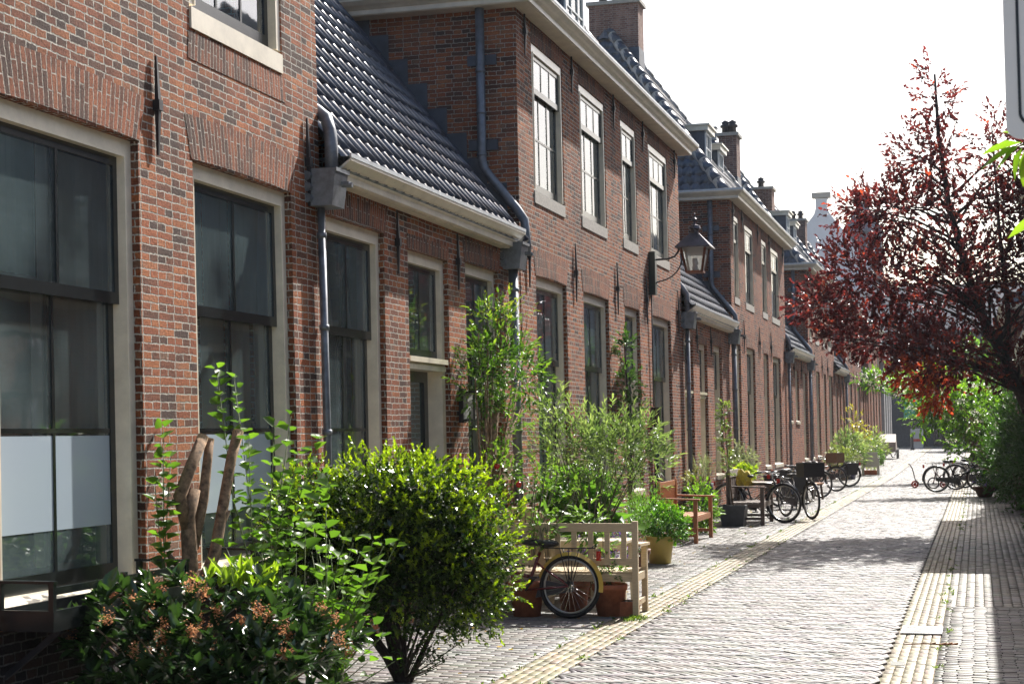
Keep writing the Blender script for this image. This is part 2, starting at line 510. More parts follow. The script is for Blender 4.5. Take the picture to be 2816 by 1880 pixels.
        if smooth: me.polygons.foreach_set('use_smooth', [True]*len(me.polygons))
        me.update()
        o = bpy.data.objects.new(name, me)
        COL.objects.link(o)
        if parent:
            o.parent = parent
            o['_o'] = tuple(org)
        else:
            o['_o'] = (0, 0, 0)
        return o

def tag(o, label, cat, group=None):
    o['label'] = label; o['category'] = cat
    if group: o['group'] = group
    return o
def thing(name, label, cat, loc=(0, 0, 0), group=None, rz=0.0):
    o = bpy.data.objects.new(name, None)
    o.empty_display_size = .2
    COL.objects.link(o)
    o.location = loc
    o.rotation_euler = (0, 0, rz)
    o['_o'] = (0, 0, 0)
    return tag(o, label, cat, group)
def wthing(name, label, cat, loc, group=None):
    """a thing whose parts are given in world coordinates"""
    o = thing(name, label, cat, loc, group)
    o['_o'] = tuple(loc)
    return o
def struct(o):
    o['kind'] = 'structure'
    return o
def dup(root, loc=None, rz=None, label=None):
    r = root.copy(); COL.objects.link(r)
    if loc is not None: r.location = loc
    if rz is not None: r.rotation_euler = (0, 0, rz)
    if label: r['label'] = label
    def rec(src, dst):
        for ch in list(src.children):
            c = ch.copy(); COL.objects.link(c); c.parent = dst
            rec(ch, c)
    rec(root, r)
    return r

def big_mesh(name, V, F, col, mat, parent=None, smooth=False):
    """V (n,3) world, F (m,4) or (m,3), col (n,3) per vertex"""
    org = np.array(parent.get('_o', (0, 0, 0)) if parent else (0, 0, 0), dtype=float)
    V = V-org
    me = bpy.data.meshes.new(name)
    k = F.shape[1]
    me.vertices.add(len(V)); me.vertices.foreach_set('co', V.astype(np.float32).ravel())
    me.loops.add(F.size); me.loops.foreach_set('vertex_index', F.astype(np.int32).ravel())
    me.polygons.add(len(F))
    me.polygons.foreach_set('loop_start', np.arange(0, F.size, k, dtype=np.int32))
    me.polygons.foreach_set('loop_total', np.full(len(F), k, dtype=np.int32))
    me.update(calc_edges=True)
    at = me.color_attributes.new('col', 'FLOAT_COLOR', 'POINT')
    c4 = np.ones((len(V), 4), dtype=np.float32); c4[:, :3] = col
    at.data.foreach_set('color', c4.ravel())
    me.materials.append(MATS[mat])
    if smooth: me.polygons.foreach_set('use_smooth', np.ones(len(F), dtype=bool))
    me.validate()
    o = bpy.data.objects.new(name, me)
    COL.objects.link(o)
    if parent: o.parent = parent
    o['_o'] = tuple(org)
    return o

def gz(y):
    return np.maximum(0.0, (np.asarray(y, dtype=float)-60.0))*0.008

# ------------------------------------------------------------------ ground and paving
def pave(name, cx, cy, ang, ln, wd, col, clip, tilt=.012, hj=.0015, joint=.004):
    n = len(cx)
    ca, sa = np.cos(ang), np.sin(ang)
    z0 = RNG.normal(0, hj, n); tx = RNG.normal(0, tilt, n); ty = RNG.normal(0, tilt*1.6, n)
    V = np.zeros((n, 12, 3))
    for k, (i, j) in enumerate(((-1, -1), (1, -1), (1, 1), (-1, 1))):
        for lay, (ins, dz) in enumerate(((joint+.003, 0.0), (joint, -.003), (joint, -.03))):
            a = i*(ln/2-ins); b = j*(wd/2-ins)
            x = cx+a*ca-b*sa; y = cy+a*sa+b*ca
            x = np.clip(x, clip[0]+.003, clip[1]-.003)
            V[:, lay*4+k, 0] = x; V[:, lay*4+k, 1] = y
            V[:, lay*4+k, 2] = z0+a*tx+b*ty+dz
    V = V.reshape(-1, 3)
    V[:, 2] += gz(V[:, 1])
    base = (np.arange(n)*12)[:, None, None]
    f = [[0, 1, 2, 3]]
    for l in (0, 4):
        for k in range(4):
            k2 = (k+1) % 4
            f.append([l+k, l+4+k, l+4+k2, l+k2])
    F = (base+np.array(f)[None]).reshape(-1, 4)
    return struct(big_mesh(name, V, F, np.repeat(col, 12, axis=0), 'paving'))

def tones(n, base, dv=.14, dh=.05, pale=.12, dark=.08):
    c = np.array(base)[None]*(1+RNG.normal(0, dv, (n, 1)))+RNG.normal(0, dh, (n, 3))*np.array(base)[None]
    q = RNG.random(n)
    c[q < pale] *= 1.3
    c[q > 1-dark] *= .6
    return np.clip(c, .02, .8)

def herringbone(x0, x1, y0, y1):
    W = .054; k = 4
    nx = int((x1-x0+y1-y0)/W*.75)+20
    I, J = np.meshgrid(np.arange(-nx, nx), np.arange(-nx, nx))
    I = I.ravel(); J = J.ravel()
    h = ((I-J) % (2*k)) == 0
    v = ((J-I+2*k-1) % (2*k)) == 0
    cxs = np.concatenate([I[h]+k/2, I[v]+.5])*W; cys = np.concatenate([J[h]+.5, J[v]+k/2])*W
    ang = np.concatenate([np.zeros(h.sum()), np.full(v.sum(), PI/2)])
    c = math.cos(PI/4)
    X = (cxs+cys)*c+(x0+x1)/2; Y = (cys-cxs)*c+(y0+y1)/2
    m = (X > x0-.06) & (X < x1+.06) & (Y > y0) & (Y < y1)
    return X[m], Y[m], ang[m]-PI/4, W, k*W

def courses(x0, x1, y0, y1, ln, wd, along):
    """running bond; along=True lays the bricks along the street"""
    xs, ys, an = [], [], []
    if along:
        nr = max(1, round((x1-x0)/wd)); w = (x1-x0)/nr
        for r in range(nr):
            y = np.arange(y0+(r % 2)*ln*.5+random.uniform(-.02, .02), y1, ln)
            xs.append(np.full(len(y), x0+(r+.5)*w)); ys.append(y); an.append(np.full(len(y), PI/2))
    else:
        nr = int((y1-y0)/wd); w = wd
        for r in range(nr):
            x = np.arange(x0-(r % 2)*ln*.5-ln*.2+random.uniform(-.015, .015), x1+ln*.5, ln)
            x = x[(x > x0-ln*.4) & (x < x1+ln*.4)]
            xs.append(x); ys.append(np.full(len(x), y0+(r+.5)*w)); an.append(np.zeros(len(x)))
    return np.concatenate(xs), np.concatenate(ys), np.concatenate(an), w

XL, XG, XR1, XR2, XF, XRF = -3.335, -2.97, -0.70, -0.345, -5.1, 1.35
def sheet(name, x0, x1, ys, z, mat):
    mb = MB()
    for a, b in zip(ys[:-1], ys[1:]):
        mb.quad((x0, a, z+float(gz(a))), (x1, a, z+float(gz(a))), (x1, b, z+float(gz(b))), (x0, b, z+float(gz(b))))
    return struct(mb.build(name, mat))
sheet('ground', -400, 400, [-60, 0, 30, 60, 90, 130, 700], -.016, 'joint_sand')
PY0, PY1 = 3.0, 112.0
X, Y, A, W, Ln = herringbone(XG, XR1, PY0, PY1)
pave('road', X, Y, A, Ln, W, tones(len(X), (.196, .186, .180)), (XG, XR1))
for nm, a, b in (('left_gutter', XL, XG), ('right_gutter', XR1, XR2)):
    X, Y, A, w = courses(a, b, PY0, PY1, .205, .072, True)
    pave(nm, X, Y, A, .205, w, tones(len(X), (.245, .212, .140), dv=.10, dark=.03), (a, b), tilt=.008)
X, Y, A, w = courses(XF, XL, PY0, PY1, .205, .058, False)
pave('left_pavement', X, Y, A, .205, w, tones(len(X), (.195, .186, .175)), (XF, XL), tilt=.010)
Xs, Ys, As, Ls = [], [], [], []
X, Y, A, w1 = courses(XR2, XRF, PY0, 16.5, .205, .058, False)
pave('right_pavement', X, Y, A, .205, w1, tones(len(X), (.165, .155, .140)), (XR2, XRF), tilt=.010)
X, Y, A, w1 = courses(XR2, XRF, 16.5, PY1, .205, .090, True)
pave('right_pavement', X, Y, A, .205, w1, tones(len(X), (.165, .152, .128)), (XR2, XRF), tilt=.012)

# ------------------------------------------------------------------ houses
V_LOW, V_TALL = 3.88, 6.80
DEPTH = 6.6

class House:
    def __init__(s, name, label, u0, u1, tall, lean=0.0, side=1, near=False):
        s.u0, s.u1, s.tall, s.lean, s.side, s.near = u0, u1, tall, lean, side, near
        s.fx = XF if side > 0 else XRF
        s.root = wthing(name, label, 'house', (s.fx, (u0+u1)/2, 0), 'brick houses along the %s side of the street' % ('left' if side > 0 else 'right'))
        s.brick = 'brick_near' if near else 'brick'
    def xf(s, w, u, v):
        return (s.fx+s.side*(w-s.lean*(v-1.5)), u, v)
    def put(s, mb, name, mat, parent=None, smooth=False):
        return mb.build(name, mat, parent or s.root, smooth, s.xf, flip=False)

def wall(h, ops, vtop, side_walls=True):
    """street wall with real openings and their brick reveals"""
    mb = MB()
    us = sorted(set([h.u0, h.u1]+[o[0] for o in ops]+[o[1] for o in ops]))
    vs = sorted(set([0.0, vtop]+[o[2] for o in ops]+[o[3] for o in ops]))
    for a, b in zip(us[:-1], us[1:]):
        for c, d in zip(vs[:-1], vs[1:]):
            m = ((a+b)/2, (c+d)/2)
            if any(o[0] < m[0] < o[1] and o[2] < m[1] < o[3] for o in ops): continue
            mb.quad((0, a, c), (0, b, c), (0, b, d), (0, a, d))
    t = -.13
    for a, b, c, d in [o[:4] for o in ops]:
        mb.quad((0, a, c), (0, a, d), (t, a, d), (t, a, c))
        mb.quad((0, b, d), (0, b, c), (t, b, c), (t, b, d))
        mb.quad((0, a, d), (0, b, d), (t, b, d), (t, a, d))
        mb.quad((0, b, c), (0, a, c), (t, a, c), (t, b, c))
    if side_walls:
        for u in (h.u0, h.u1):
            mb.quad((0, u, 0), (-DEPTH, u, 0), (-DEPTH, u, vtop), (0, u, vtop))
    mb.quad((-DEPTH, h.u0, 0), (-DEPTH, h.u1, 0), (-DEPTH, h.u1, vtop), (-DEPTH, h.u0, vtop))
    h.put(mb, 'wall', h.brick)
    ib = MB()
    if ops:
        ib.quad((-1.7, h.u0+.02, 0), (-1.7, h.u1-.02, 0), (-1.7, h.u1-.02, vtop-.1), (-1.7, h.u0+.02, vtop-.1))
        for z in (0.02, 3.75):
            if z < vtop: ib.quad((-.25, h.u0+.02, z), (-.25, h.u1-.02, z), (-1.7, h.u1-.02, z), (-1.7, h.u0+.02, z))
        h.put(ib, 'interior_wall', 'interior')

def arch(h, par, u0, u1, v, hgt, flare=.09, soldier=False):
    """flat gauged-brick arch, 3 mm proud of the wall"""
    mb = MB()
    n = max(6, int((u1-u0)/.12))
    w = .004
    c = (u0+u1)/2
    def pt(f, top):
        a = u0-(.02)+f*(u1-u0+.04); b = u0-flare+f*(u1-u0+2*flare)
        rise = 0 if soldier else .045*(1-(2*f-1)**2)
        return (w, b if top else a, v+hgt+rise*.5 if top else v+rise*.4)
    for i in range(n):
        f0, f1 = i/n, (i+1)/n
        A, B, C_, D = pt(f0, 0), pt(f1, 0), pt(f1, 1), pt(f0, 1)
        s0, s1 = f0*(u1-u0+.1), f1*(u1-u0+.1)
        mb.quad(A, B, C_, D, uv=[(0, s0), (0, s1), (hgt, s1), (hgt, s0)])
    A, B, C_, D = pt(0, 0), pt(1, 0), pt(1, 1), pt(0, 1)
    q = lambda p: (-.05, p[1], p[2])
    for a, b in ((A, D), (D, C_), (C_, B), (B, A)):
        mb.quad(a, b, q(b), q(a))
    h.put(mb, 'brick_arch', 'brick_gauged', par)

def frame_box(mb, w0, w1, u0, u1, v0, v1, t, tb=None, tt=None):
    tb = t if tb is None else tb; tt = t if tt is None else tt
    mb.box(w0, w1, u0, u0+t, v0, v1); mb.box(w0, w1, u1-t, u1, v0, v1)
    mb.box(w0, w1, u0+t, u1-t, v0, v0+tb); mb.box(w0, w1, u0+t, u1-t, v1-tt, v1)

def sash(h, par, name, w0, w1, u0, u1, v0, v1, cols, rows, st=.05, tb=.08, tt=.05, pane=True, gl='window_glass'):
    mb = MB()
    frame_box(mb, w0, w1, u0, u1, v0, v1, st, tb, tt)
    a, b, c, d = u0+st, u1-st, v0+tb, v1-tt
    for i in range(1, cols):
        x = a+(b-a)*i/cols
        mb.box(w0+.004, w1-.003, x-.014, x+.014, c, d)
    for j in range(1, rows):
        y = c+(d-c)*j/rows
        for i in range(cols):
            xa = a+(b-a)*i/cols+(.014 if i else 0); xb = a+(b-a)*(i+1)/cols-(.014 if i < cols-1 else 0)
            mb.box(w0+.004, w1-.003, xa, xb, y-.014, y+.014)
    o = h.put(mb, name, 'black_paint', par)
    if pane:
        pb = MB(); w = w1-.010
        pb.quad((w, a-.01, c-.01), (w, b+.01, c-.01), (w, b+.01, d+.01), (w, a-.01, d+.01))
        h.put(pb, 'pane', gl, par)
    return a, b, c, d

def curtain(h, par, u0, u1, v0, v1, mat, w=-.36, amp=.013, flare=0.0):
    mb = MB()
    n = max(8, int((u1-u0)/.025))
    ph = random.uniform(0, 6)
    pts = []
    for i in range(n+1):
        f = i/n
        a = w+amp*math.sin(f*(u1-u0)*62+ph)+amp*.5*math.sin(f*(u1-u0)*27+2*ph)
        pts.append((f, a))
    for (f0, a0), (f1, a1) in zip(pts[:-1], pts[1:]):
        b0, b1 = u0+f0*(u1-u0), u0+f1*(u1-u0)
        t0, t1 = u0+f0*(u1-u0+flare), u0+f1*(u1-u0+flare)
        mb.quad((a0, b0, v0), (a1, b1, v0), (a1, t1, v1), (a0, t0, v1))
    h.put(mb, 'curtain', mat, par, True)

def window(h, u0, u1, v0, v1, kind='ground', cols=2, film=False, curt=None, rail=None, lowrows=None, arch_h=.28, detail=2, upcols=None, uprows=1):
    J, HD = .10, .115
    upper = kind == 'upper'
    fb = MB()
    vb = v0 if not upper else v0+.15
    sillh = .11 if not upper else .03
    wf = -.055 if not upper else -.012
    # cream timber frame: jambs, head, bead
    fb.box(-.30, wf, u0, u0+J, vb+sillh, v1); fb.box(-.30, wf, u1-J, u1, vb+sillh, v1)
    fb.box(-.30, wf, u0+J, u1-J, v1-HD, v1)
    if detail > 1:
        b = .016
        fb.box(wf, wf+.012, u0+J-b, u0+J, vb+sillh, v1-HD); fb.box(wf, wf+.012, u1-J, u1-J+b, vb+sillh, v1-HD)
        fb.box(wf, wf+.012, u0+J-b, u1-J+b, v1-HD, v1-HD+b)
    fr = h.put(fb, 'window', 'cream_paint')
    sb = MB()
    if upper:
        sb.box(-.30, .012, u0+.01, u1-.01, v0, v0+.15)
        h.put(sb, 'sill', 'cream_paint' if h.u0 < 5 else 'stone', fr)
        fb2 = MB()
    else:
        P = [(-.30, vb), (.035, vb), (.035, vb+.075), (-.055, vb+sillh), (-.30, vb+sillh)]
        k = [(w, u0-.0, v) for w, v in P]; k2 = [(w, u1, v) for w, v in P]
        sb.poly(k); sb.poly(k2[::-1])
        for i in range(5):
            j = (i+1) % 5
            sb.quad(k[i], k2[i], k2[j], k[j])
        h.put(sb, 'sill', 'cream_paint', fr)
    a, b = u0+J, u1-J
    bot, top = vb+sillh, v1-HD
    if rail is None: rail = 2.64 if not upper else 5.98
    uc = upcols or cols
    du = .075 if upper else 0
    sash(h, fr, 'upper_sash', -.142+du, -.100+du, a, b, rail-.045, top, uc, uprows, tb=.075, tt=.06, gl='upper_glass' if upper else 'window_glass')
    lr = lowrows or (2 if not upper else 2)
    A = sash(h, fr, 'lower_sash', -.186+du, -.144+du, a+.0, b-.0, bot, rail+.03, cols, lr, st=.06, tb=.10, tt=.05, gl='upper_glass' if upper else 'window_glass')
    if detail > 1:
        if film:
            mid = A[2]+(A[3]-A[2])*.5
            for i in range(cols):
                xa = A[0]+(A[1]-A[0])*i/cols+(.014 if i else .004); xb = A[0]+(A[1]-A[0])*(i+1)/cols-(.014 if i < cols-1 else .004)
                f = MB(); f.quad((-.151, xa, A[2]+.24), (-.151, xb, A[2]+.24), (-.151, xb, mid-.03), (-.151, xa, mid-.03))
                h.put(f, 'frosted_film', 'frosted_film', fr)
        for c in (curt or []):
            cb_ = bot+.05 if len(c) < 5 else c[4]; ct_ = top if len(c) < 6 else c[5]
            xa, xb = a+c[0]*(b-a), a+c[1]*(b-a)
            if ct_ > rail: curtain(h, fr, xa, xb, max(cb_, rail-.03), ct_, c[2], w=-.160+du, flare=c[3])
            if cb_ < rail-.1: curtain(h, fr, xa, xb, cb_, min(ct_, rail-.03), c[2], w=-.206+du, flare=0)
    if arch_h: arch(h, fr, u0, u1, v1+.003, arch_h, flare=.10 if not upper else .03)
    return fr

def doorway(h, u0, u1, v1, leaf='black_paint', trans=2.42, cols=2, arch_h=.14, detail=2, fan_rows=1):
    J, HD = .095, .11
    wf = -.055
    fb = MB()
    fb.box(-.30, wf, u0, u0+J, 0.02, v1); fb.box(-.30, wf, u1-J, u1, 0.02, v1)
    fb.box(-.30, wf, u0+J, u1-J, v1-HD, v1)
    fb.box(-.30, wf, u0+J, u1-J, trans-.05, trans+.06)
    fb.box(wf, -.005, u0+J*.4, u1-J*.4, trans+.02, trans+.07)
    fb.box(wf, -.03, u0+J*.4, u1-J*.4, trans-.05, trans+.0)
    dr = h.put(fb, 'door', 'cream_paint')
    sash(h, dr, 'fanlight', -.155, -.105, u0+J, u1-J, trans+.06, v1-HD, cols, fan_rows, tb=.09, tt=.05)
    lb = MB()
    a, b, c, d = u0+J, u1-J, .06, trans-.05
    if leaf == 'black_paint':
        frame_box(lb, -.26, -.21, a, b, c, d, .11, .35, .11)
        h.put(lb, 'door_leaf', leaf, dr)
        pb = MB(); pb.quad((-.235, a+.1, c+.3), (-.235, b-.1, c+.3), (-.235, b-.1, d-.1), (-.235, a+.1, d-.1))
        h.put(pb, 'pane', 'window_glass', dr)
    else:
        lb.box(-.26, -.21, a, b, c, d)
        for k, (p, q) in enumerate(((c+.12, .95), (1.05, d-.12))):
            frame_box(lb, -.21, -.20, a+.1, b-.1, p, q, .03)
        h.put(lb, 'door_leaf', leaf, dr)
    hb = MB(); hb.tube([(-.21, b-.07, 1.02), (-.15, b-.07, 1.02), (-.15, b-.17, 1.02)], .011, 6)
    h.put(hb, 'handle', 'chrome', dr, True)
    stb = MB(); stb.box(-.30, .10, u0+.0, u1, 0, .055)
    h.put(stb, 'doorstep', 'stone', dr)
    if arch_h: arch(h, dr, u0, u1, v1+.003, arch_h, flare=.02, soldier=True)
    return dr

def cornice(h, prof, vt, ends=True, cut=0.0):
    """moulded timber gutter board swept along the eaves, returned on both ends"""
    mb = MB()
    over = prof[-1][0] if ends else 0
    def ring(u, sgn):
        out = []
        for o, v in prof:
            out.append((o, u+sgn*(o if ends else 0), v))
        return out
    A = ring(h.u0, -1); B = ring(h.u1-cut, 1)
    for i in range(len(prof)-1):
        mb.quad(A[i], B[i], B[i+1], A[i+1])
        if ends:
            for P, u, sg in ((A, h.u0, -1), (B, h.u1, 1)):
                p, q = P[i], P[i+1]
                mb.quad(p, q, (-DEPTH, q[1], q[2]), (-DEPTH, p[1], p[2]))
        else:
            pass
    if not ends:
        mb.poly(A); mb.poly(B[::-1])
    c = h.put(mb, 'cornice', 'cornice_paint')
    o, v = prof[-1]
    zb = MB()
    e = o if ends else 0
    zb.box(o-.012, o+.006, h.u0-e, h.u1+e-cut, v, v+.035)
    zb.quad((o-.012, h.u0-e, v+.012), (o-.012, h.u1+e-cut, v+.012), (-.05, h.u1+e-cut, v+.004), (-.05, h.u0-e, v+.004))
    if ends:
        for sg, u in ((-1, h.u0), (1, h.u1)):
            ua, ub = sorted((u+sg*(o-.012), u+sg*(o+.006)))
            zb.box(-DEPTH, o-.012, ua, ub, v, v+.035)
            zb.quad((o-.012, u+sg*(o-.012), v+.013), (o-.012, u, v+.006), (-DEPTH, u, v+.006), (-DEPTH, u+sg*(o-.012), v+.013))
    h.put(zb, 'gutter_edge', 'gutter_zinc', c)

TALL_PROF = [(0, 6.79), (.205, 6.79), (.205, 6.80), (.225, 6.80), (.225, 6.855), (.25, 6.865), (.265, 6.88), (.30, 6.90), (.335, 6.935), (.345, 6.94), (.345, 6.965)]
LOW_PROF = [(0, 3.83), (.10, 3.83), (.10, 3.845), (.135, 3.85), (.135, 3.905), (.15, 3.912), (.16, 3.93), (.20, 3.95), (.245, 3.99), (.255, 3.995), (.255, 4.02)]

def tiles(mb, org, ue, us, ulo, uhi, smax, pitch=.222, row=.265, amp=.058, step=.010, seg=7):
    """pantile field. org: eaves point; ue: unit along eaves; us: unit up-slope; ulo/uhi: functions of s"""
    org = np.array(org, float); ue = np.array(ue, float); us = np.array(us, float)
    nn = np.cross(ue, us); nn /= np.linalg.norm(nn)
    if nn[2] < 0: nn = -nn
    nr = int(math.ceil(smax/row))
    for r in range(nr):
        s0 = r*row; s1 = min((r+1)*row+.04, smax)
        if s1-s0 < .03: continue
        sm = (s0+s1)/2
        a, b = ulo(sm), uhi(sm)
        if b-a < .05: continue
        n = max(2, int(round((b-a)/pitch*seg)))
        base = len(mb.v)
        for i in range(n+1):
            u = a+(b-a)*i/n
            ph = (u/pitch) % 1.0
            q_ = abs(ph-.5)*2; z = amp*math.sqrt(max(0, 1-((1-q_)/.62)**2)) if q_ > .38 else 0.0
            jit = .007*math.sin(math.floor(u/pitch)*12.9+r*7.3)
            for s_, dz in ((s0, step+z+jit), (s1, z*.94+jit)):
                mb.v.append(tuple(org+ue*u+us*s_+nn*dz))
            mb.v.append(tuple(org+ue*u+us*(s0+.004)+nn*(-.02)))
        for i in range(n):
            p = base+i*3; q = p+3
            mb.f.append((p, q, q+1, p+1)); mb.mi.append(0)
            mb.f.append((p+2, q+2, q, p)); mb.mi.append(0)

def low_roof(h, slope=1.30, vr=8.35):
    v0 = 3.93; w0 = .17
    Ls = (vr-v0)*math.hypot(1, 1/slope)
    c, s = 1/math.hypot(1, slope), slope/math.hypot(1, slope)
    mb = MB()
    tiles(mb, (w0, h.u0, v0), (0, 1, 0), (-c, 0, s), lambda s_: .0, lambda s_: h.u1-h.u0-(.30 if h.side > 0 else 0), Ls)
    if h.side > 0: mb.quad((w0-.10, h.u1-.34, v0-.13), (w0-.10, h.u1, v0-.13), (w0-(vr-v0)/slope, h.u1, vr), (w0-(vr-v0)/slope, h.u1-.34, vr))
    wr = w0-(vr-v0)/slope
    mb.quad((wr, h.u0, vr), (wr, h.u1, vr), (wr-(vr-v0)/slope, h.u1, v0), (wr-(vr-v0)/slope, h.u0, v0))
    rf = h.put(mb, 'roof', 'roof_tile', None, True)
    rb = MB()
    k = int((h.u1-h.u0)/.4)
    for i in range(k):
        a = h.u0+(h.u1-h.u0)*i/k
        rb.tube([(wr, a, vr+.02), (wr, a+(h.u1-h.u0)/k+.02, vr+.04)], [.10, .115], 10)
    h.put(rb, 'ridge_tile', 'roof_tile', rf, True)
    return w0, v0, slope

def flashing(h, u, sg, w0, v0, slope, wtop=-2.3):
    """stepped lead where the low roof meets the tall neighbour"""
    mb = MB()
    st = .315
    w = w0-.30
    uu = u-sg*.006
    while w > wtop:
        zr = v0+(w0-w)*slope
        top = zr+.38
        a, b = w, w-st*1.0/slope
        zr2 = v0+(w0-b)*slope
        mb.box(b, a, min(uu, uu-sg*.004), max(uu, uu-sg*.004), zr-.10, top)
        w = b
    h.put(mb, 'lead_flashing', 'lead')

def hip_roof(h, vr=11.7, run=3.33, caps=True):
    v0 = 6.98
    sl = (vr-v0)/run
    c, s = 1/math.hypot(1, sl), sl/math.hypot(1, sl)
    Ls = math.hypot(run, vr-v0)
    W = h.u1-h.u0
    mb = MB()
    e = .14
    tiles(mb, (-e, h.u0+e, v0), (0, 1, 0), (-c, 0, s), lambda q: q*c, lambda q: W-2*e-q*c, Ls, seg=5)
    tiles(mb, (-e, h.u0+e, v0), (-1, 0, 0), (0, c, s), lambda q: q*c, lambda q: 2*run-q*c, Ls, seg=5)
    tiles(mb, (-e, h.u1-e, v0), (-1, 0, 0), (0, -c, s), lambda q: q*c, lambda q: 2*run-q*c, Ls, seg=5)
    mb.quad((-run-e, h.u0+e+run, vr), (-run-e, h.u1-e-run, vr), (-2*run-e, h.u1-e, v0), (-2*run-e, h.u0+e, v0))
    rf = h.put(mb, 'roof', 'roof_tile', None, True)
    if caps:
        for (p, q) in (((.02-e, h.u0+e-.02, v0+.03), (-run-e, h.u0+run+e, vr+.05)), ((.02-e, h.u1-e+.02, v0+.03), (-run-e, h.u1-run-e, vr+.05)), ((-run-e, h.u0+run+e, vr+.05), (-run-e, h.u1-run-e, vr+.05))):
            cb = MB(); P = Vector(p); Q = Vector(q); n = int((Q-P).length/.37)
            d = (Q-P)/n
            cb.tube([P+Vector((0, 0, -.03)), Q+Vector((0, 0, -.03))], .125, 8, mi=1)
            for i in range(n):
                cb.tube([P+d*i, P+d*(i+.93)], [.125, .105], 12)
                cb.tube([P+d*(i+.92), P+d*(i+1.0)], [.112, .118], 12, mi=1)
            if p[2] > 9 and h.side > 0:
                vb = MB(); x, y, z = q[0], h.u0+run+e, vr
                vb.lathe(x, y, [(.42, z-.32), (.24, z-.10), (.17, z+.02), (.17, z+.06)], 4); vb.box(x-.16, x+.16, y-.16, y+.16, z+.05, z+.48); vb.box(x-.19, x+.19, y-.19, y+.19, z+.48, z+.51)
                h.put(vb, 'ridge_vent', 'zinc', rf)
            h.put(cb, 'hip_tile' if p[2] < 9 else 'ridge_tile', ['roof_tile', 'roof_mortar'], rf, True)
    return rf

def anchor_mesh(h):
    """wrought-iron wall anchor with a collar and tapering ends"""
    mb = MB()
    mb.bar((.022, 0, -.40), (.022, 0, -.03), .014, .02, w2=.034, h2=.03)
    mb.bar((.022, 0, .03), (.022, 0, .40), .034, .03, w2=.014, h2=.016)
    mb.box(0, .055, -.028, .028, -.03, .03)
    return mb
def anchors(h, pts):
    for u, v, s in pts:
        mb = MB()
        mb.bar((.020, u, v-.39*s), (.026, u, v-.035), .016, .014, (1, 0, 0), w2=.04, h2=.028)
        mb.bar((.026, u, v+.035), (.018, u, v+.39*s), .04, .028, (1, 0, 0), w2=.012, h2=.014)
        mb.box(0, .05, u-.026, u+.026, v-.035, v+.035)
        h.put(mb, 'wall_anchor', 'iron')

def downpipe(h, u, ztop, zfoot=0.05, r=.045, wp=.075, elbow=None, hop=True, neck=None):
    """zinc rainwater pipe with hopper; elbow = list of points feeding the hopper from above"""
    pb = MB()
    zh = 3.62
    pb.tube([(wp, u, zh), (wp, u, zfoot)], r, 10)
    for z in (.9, 1.75, 2.6, 3.35):
        pb.tube([(wp, u, z), (wp, u, z+.045)], r+.009, 10)
    pp = h.put(pb, 'downpipe', 'zinc', None, True)
    if hop:
        hb = MB()
        hb.hexa([(.012, u-.15, 3.60), (.20, u-.13, 3.60), (.20, u+.13, 3.60), (.012, u+.15, 3.60),
                 (.012, u-.16, 3.90), (.24, u-.14, 3.90), (.24, u+.14, 3.90), (.012, u+.16, 3.90)])
        hb.box(.238, .252, u-.145, u+.145, 3.875, 3.905)
        hb.box(.24, .31, u-.03, u+.03, 3.77, 3.80)
        hb.tube([(.24, u, 3.775), (.33, u, 3.77)], .022, 6)
        for z in (3.66, 3.75, 3.84):
            hb.tube([(.008, u-.15, z), (.008, u-.20, z)], .04, 8)
        h.put(hb, 'hopper', 'zinc', pp)
    if elbow:
        eb = MB(); eb.tube(elbow, .055, 12)
        h.put(eb, 'bend', 'zinc', pp, True)
    return pp

def side_pipe(h, u, dirn):
    """pipe from the tall gutter down the end wall, bending round the corner into the hopper of the low house"""
    q = u-dirn*.085
    pb = MB()
    pb.tube([(-.42, q, 6.8), (-.42, q, 4.98), (-.40, q, 4.88), (-.34, q, 4.79), (.0, q, 4.36), (.085, q, 4.23), (.105, q, 3.96), (.105, q, 3.86)], .055, 12)
    for z in (5.02, 6.02, 5.52):
        pb.tube([(-.42, q, z), (-.42, q, z+.03)], .064, 12)
    pp = h.put(pb, 'side_downpipe', 'zinc', None, True)
    for z in (5.10, 6.12):
        bb = MB(); a, b = sorted((u-dirn*.004, u-dirn*.03))
        bb.box(-.60, -.24, a, b, z, z+.12)
        h.put(bb, 'bracket', 'lead', pp)

def dormer(h, u0, u1, w0, w1, v0, v1, mullions=1):
    mb = MB()
    mb.box(w1, w0, u0, u1, v0, v1-.16)
    d = h.put(mb, 'dormer', 'lead')
    cb = MB(); cb.box(w1, w0+.10, u0-.09, u1+.09, v1-.16, v1-.04); cb.box(w1, w0+.15, u0-.14, u1+.14, v1-.04, v1)
    h.put(cb, 'dormer_cornice', 'cream_paint', d)
    fb = MB(); frame_box(fb, w0, w0+.03, u0+.03, u1-.03, v0, v1-.16, .07)
    for i in range(1, 3):
        x = u0+(u1-u0)*i/3; fb.box(w0+.006, w0+.024, x-.013, x+.013, v0+.07, v1-.23)
    for j in range(1, 3):
        z = v0+(v1-v0-.16)*j/3
        for i in range(3):
            xa = max(u0+.1, u0+(u1-u0)*i/3+.013); xb = min(u1-.1, u0+(u1-u0)*(i+1)/3-.013)
            fb.box(w0+.006, w0+.024, xa, xb, z-.013, z+.013)
    h.put(fb, 'dormer_window', 'white_cover', d)
    gb = MB(); gb.quad((w0+.004, u0+.08, v0+.06), (w0+.004, u1-.08, v0+.06), (w0+.004, u1-.08, v1-.22), (w0+.004, u0+.08, v1-.22))
    h.put(gb, 'pane', 'window_glass', d)

